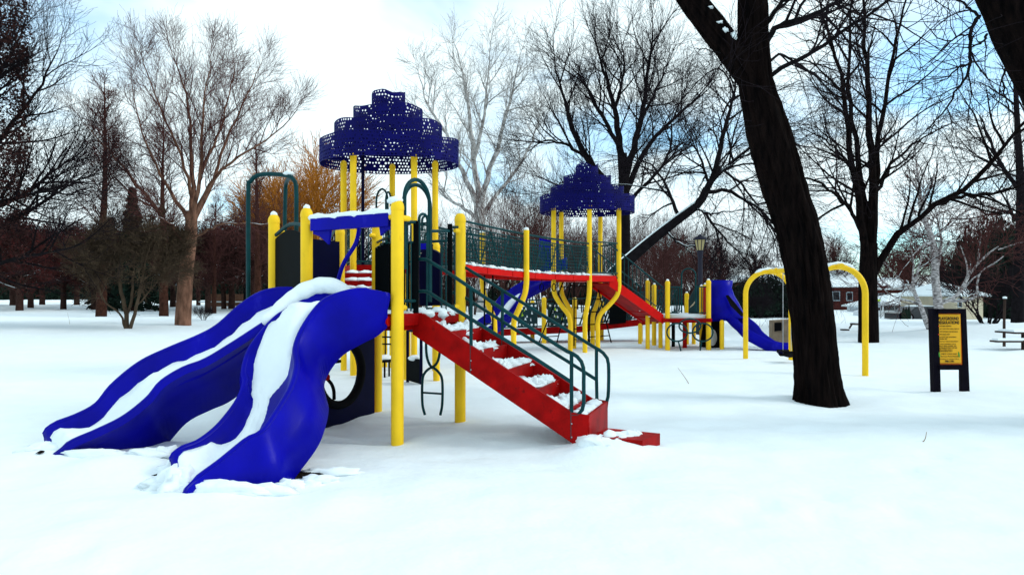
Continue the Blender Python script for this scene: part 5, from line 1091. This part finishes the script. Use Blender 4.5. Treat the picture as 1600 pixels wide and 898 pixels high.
t_, rf = house('brick_house', 'dark red brick house with snowy roof right of the leaning trunk', 1255, 1345, 66, 500, 448, 418, 'brick', False, 9, ((1268, 1280, 455, 470), (1300, 1312, 455, 470), (1322, 1332, 456, 470)))
t_, rf = house('brick_bungalow', 'red brick bungalow with a snowy roof behind the white garage', 1362, 1450, 74, 500, 452, 434, 'brick', False, 9, ((1372, 1382, 458, 470), (1395, 1408, 458, 470)))
G().box(GX(1412, 78, PX(0, 424, 74).z), (.5, 0, 0), (0, .5, 0), (0, 0, 1.5)).build('chimney', 'brick', rf, False)
house('cream_house', 'cream sided house half hidden by the dark bush on the right', 1494, 1536, 42, 502, 462, 440, 'cream', True, 6, ((1498, 1507, 490, 502), (1484 + 12, 1484 + 18, 466, 480)))
house('orange_brick_house', 'long orange brick house with a snowy roof beyond the tube slide', 1136, 1218, 88, 482, 441, 430, 'orange_brick', False, 8, ((1150, 1158, 446, 458), (1175, 1183, 446, 458), (1196, 1204, 446, 458)))
house('snow_roofed_shed', 'small house with a bright snowy roof seen under the bridge', 806, 850, 70, 490, 472, 440, 'white', False, 7, ((816, 822, 474, 482),))
# vehicles
def car(name, label, x0, D, z0, L, H, m, van=False, flip=1):
    t = thing(name, label, 'van' if van else 'car', tuple(GX(x0, D, z0))); o = Vector(t.location)
    pr = [(-.5, .18), (-.5, .55), (-.46, .62), (-.30, .66), (-.20, .97), (-.12, 1.0), (.22, 1.0), (.34, .90), (.42, .66), (.49, .62), (.5, .5), (.5, .18)] if not van else [(-.5, .15), (-.5, .48), (-.40, .56), (-.30, .92), (-.22, 1), (.45, 1), (.5, .92), (.5, .15)]
    G().slab([o + Vector((a * L * flip, 0, b * H)) for a, b in pr], (0, 1, 0), 1.7).build('body', m, t, False)
    wn = [(-.26, .68), (-.17, .94), (.0, .96), (.0, .68)] if not van else [(-.30, .60), (-.23, .92), (-.05, .92), (-.05, .60)]
    G().slab([o + Vector((a * L * flip, -.86, b * H)) for a, b in wn], (0, 1, 0), .03).build('side_window', 'glass', t, False)
    wn = [(.03, .68), (.03, .96), (.2, .96), (.3, .88), (.34, .68)] if not van else [(.0, .60), (.0, .92), (.44, .92), (.46, .60)]
    G().slab([o + Vector((a * L * flip, -.86, b * H)) for a, b in wn], (0, 1, 0), .03).build('side_window', 'glass', t, False)
    for a in (-.31, .31): c_ = o + Vector((a * L * flip, 0, .31)); w_ = G().tube([c_ + Vector((0, -.88, 0)), c_ + Vector((0, .88, 0))], .31, 16).build('wheel', 'rubber', t); G().tube([c_ + Vector((0, -.90, 0)), c_ + Vector((0, -.86, 0))], .18, 12).build('rim', 'steel', w_)
    rs_ = G().slab([o + Vector((a * L * flip, 0, H + b)) for a, b in ((-.13, .0), (.22, .0), (.20, .07), (-.10, .07))] , (0, 1, 0), 1.5).build('roof_snow', 'snow', t, False); kind(rs_, 'stuff')
car('parked_car', 'black parked car in front of the white garage', 1434, 44, PX(0, 500, 44).z - .1, 3.6, 1.05, 'carblack')
car('parked_van', 'white parked van left of the garage behind the dark stems', 1371, 50, PX(0, 498, 50).z, 2.9, 1.15, 'white', True)
for k, x in enumerate((1412, 1416, 1420)):
    tk = thing('clipped_conifer', 'tiny pointed dark conifer in front of the garage wall', 'shrub', tuple(GX(x, 43, -.3)), 'small conifers by the garage'); G().lathe((GX(x, 43).x, 43), [(.12, -.5), (.14, .1), (.08, .35), (.01, .58 + .08 * (k == 2))], 8).build('crown', 'needle', tk)
# street sign next to the stems
ss = thing('street_sign', 'narrow pale sign with a lime top beside the multi-stemmed tree', 'sign', tuple(GX(1371, 30, -.2)))
G().beam(GX(1371, 30.03, -.5), PX(1371, 470, 30.03), .04, .04).build('sign_pole', 'greysign', ss, False); G().box(PX(1372, 475, 30), (.10, 0, 0), (0, .015, 0), (0, 0, .16)).build('sign_plate', 'greysign', ss, False); G().box(PX(1372, 469, 30), (.10, 0, 0), (0, .018, 0), (0, 0, .045)).build('sign_top', 'lime', ss, False)
# chain-link fence in front of the garage
fn = thing('chain_link_fence', 'grey chain-link fence in front of the white garage', 'fence', tuple(GX(1400, 46, -.3)))
for k in range(6): p = GX(1376 + 22 * k, 46); G().tube([Z(p, -.6), Z(p, .72)], .03, 8).build('fence_post', 'steel', fn)
G().tube([GX(1376, 46, .70), GX(1486, 46, .70)], .025, 8).build('top_rail', 'steel', fn)
wf = G()
for k in range(44):
    p = GX(1376 + 2.5 * k, 46); wf.tube([Z(p, -.4), Z(GX(1376 + 2.5 * k + 12, 46), .68)], .004, 3); wf.tube([Z(p, .68), Z(GX(1376 + 2.5 * k + 12, 46), -.4)], .004, 3)
kind(wf.build('fence_mesh', 'steel', fn), 'stuff')
# wooden fence and white rail behind the left slide
wf_ = thing('board_fence', 'brown board fence with a white top rail behind the trunks left of the climber', 'fence', tuple(GX(380, 70)))
for k in range(42): p = GX(322 + 3 * k, 70); G().box(Z(p, .65), (.10, 0, 0), (0, .015, 0), (0, 0, .75 + .02 * math.sin(k * 2.7))).build('fence_board', 'fencewood', wf_, False)
G().box(Z(GX(385, 69.9), .55), (5.2, 0, 0), (0, .04, 0), (0, 0, .06)).build('fence_rail', 'snow', wf_, False)
# lamp post
lp = thing('lamp_post', 'dark blue lamp post with an amber glass lantern beside the leaning snowy tree', 'street lamp', tuple(GX(1094, 24)))
c_ = GX(1094, 24); zb = PX(0, 391, 24).z; zt = PX(0, 375, 24).z
G().lathe(c_, [(.16, -.1), (.16, .3), (.10, .5), (.085, zb - .3), (.11, zb - .12), (.12, zb)], 14).build('pole', 'lampmetal', lp)
ln = G().lathe(c_, [(.13, zb + .003), (.21, zt)], 8).build('lantern', 'lamp', lp, False)
for k in range(8): a = 2 * math.pi * k / 8; G().beam((c_.x + .133 * math.cos(a), c_.y + .133 * math.sin(a), zb), (c_.x + .213 * math.cos(a), c_.y + .213 * math.sin(a), zt), .025, .02).build('lantern_rib', 'lampmetal', ln, False)
G().lathe(c_, [(.25, zt + .003), (.26, zt + .04), (.20, zt + .10), (.08, zt + .16), (.03, zt + .22)], 14).build('cap', 'lampmetal', lp)
# tan utility box with a dark opening, behind the swing
bx = thing('concrete_box', 'tan concrete box with a dark square opening standing on the snow by the swing', 'box', tuple(GX(1222, 18.5)))
b_ = G(); pts = [PX(1207, 501, 18.5), PX(1240, 499, 18.0), PX(1240, 520, 18.0), PX(1207, 524, 18.5)]
b_.hull8([pts[3] - Vector((0, 0, .3)), pts[2] - Vector((0, 0, .3)), pts[2] + Vector((.1, .5, -.3)), pts[3] + Vector((.1, .5, -.3))], [pts[0], pts[1], pts[1] + Vector((.1, .5, 0)), pts[0] + Vector((.1, .5, 0))]); b_.build('shell', 'tan', bx, False)
G().slab([PX(1210, 504, 18.42), PX(1221, 503.5, 18.25), PX(1221, 516, 18.25), PX(1210, 517.5, 18.42)], (.25, 1, 0), .05).build('opening', 'rubber', bx, False)
# snow-laden picnic bench at the right edge and its post
pb = thing('picnic_table', 'dark snow-topped picnic table at the right edge of the snow field', 'picnic table', tuple(GX(1590, 17.4)))
D = 17.4
for y, dd, wd in ((533, -.5, .28), (519, 0, .75)):
    for j in range(2 if wd < .5 else 4): a_, b_ = PX(1552 + (18 if y < 525 else 0), y, D + dd), PX(1660, y, D + dd); o_ = Vector((0, wd * (j + .5) / (2 if wd < .5 else 4) - wd / 2, 0)); G().beam(a_ + o_, b_ + o_, .13 if wd < .5 else .17, .045).build('plank', 'wood', pb, False)
    sg2 = G().hull8([PX(1554 + (18 if y < 525 else 0), y, D + dd) + Vector((0, -wd * .38, .02)), PX(1660, y, D + dd) + Vector((0, -wd * .38, .02)), PX(1660, y, D + dd) + Vector((0, wd * .45, .02)), PX(1554 + (18 if y < 525 else 0), y, D + dd) + Vector((0, wd * .45, .02))], [PX(1556 + (18 if y < 525 else 0), y, D + dd) + Vector((0, -wd * .3, .075)), PX(1658, y, D + dd) + Vector((0, -wd * .3, .085)), PX(1658, y, D + dd) + Vector((0, wd * .4, .085)), PX(1556 + (18 if y < 525 else 0), y, D + dd) + Vector((0, wd * .4, .075))]).build('plank_snow', 'snow', pb, True, 30); kind(sg2, 'stuff')
for x in (1598, 1645): G().beam(GX(x, D - .55, -.1), PX(x, 520, D + .1), .07, .09).build('leg', 'wood', pb, False); G().beam(GX(x, D + .6, -.1), PX(x, 520, D - .1), .07, .09).build('leg', 'wood', pb, False); G().beam(PX(x, 534, D - .6), PX(x, 534, D + .6), .05, .09).build('brace', 'wood', pb, False)
gp = thing('wooden_post', 'dark wooden post standing beside the picnic table', 'post', tuple(GX(1569, 18.6))); G().tube([GX(1569, 18.6, -.1), PX(1569, 500, 18.6), PX(1570, 466, 18.6)], [.04, .036, .034], 10).build('shaft', 'wood', gp); G().lathe(PX(1570, 466, 18.6), [(.05, PX(0, 466.3, 18.6).z), (.055, PX(0, 464, 18.6).z), (.02, PX(0, 463, 18.6).z)], 10).build('snow_cap', 'snow', gp)
# half-buried bench
hb = thing('buried_bench', 'bench almost buried in snow between the leaning trunk and the swing arch', 'bench', tuple(GX(1335, 26, -.2)))
G().beam(PX(1331, 506, 26), PX(1352, 507, 26), .3, .06).build('seat_plank', 'wood', hb, False); G().beam(PX(1331, 506.5, 26), PX(1327, 513, 26), .05, .05).build('leg', 'wood', hb, False); G().beam(PX(1316, 515, 25.5), PX(1324, 515, 25.6), .2, .06).build('footboard', 'wood', hb, False)
o_ = G().blob(tuple(PX(1340, 505, 26.1)), (.30, .16, .06), 3).build('bench_snow', 'snow', hb); kind(o_, 'stuff')
# dry stems that poke out of the snow
for k, (x0, y0, x1, y1, lab) in enumerate(((1078, 600, 1059, 574, 'thin bent dry stem in the snow between stairs and leaning trunk'), (1435, 689, 1448, 674, 'thin dry stem in the open snow in front of the notice sign'), (109, 509, 105, 488, 'thin dry weed stem standing in the snow left of the shrub'))):
    Dg = EYE / (y0 - HZ) * F; p0 = GX(x0, Dg, gz(GX(x0, Dg).x, Dg) - .03); p1 = PX(x1, y1, Dg); m_ = p0.lerp(p1, .5) + Vector((.02, 0, -.02))
    o_ = G().tube(catmull([p0, m_, p1], 8), [.006, .0055, .005, .005, .004, .004, .003, .003, .002], 5).build('dry_stem', 'grass', None); tag(o_, lab, 'weed')
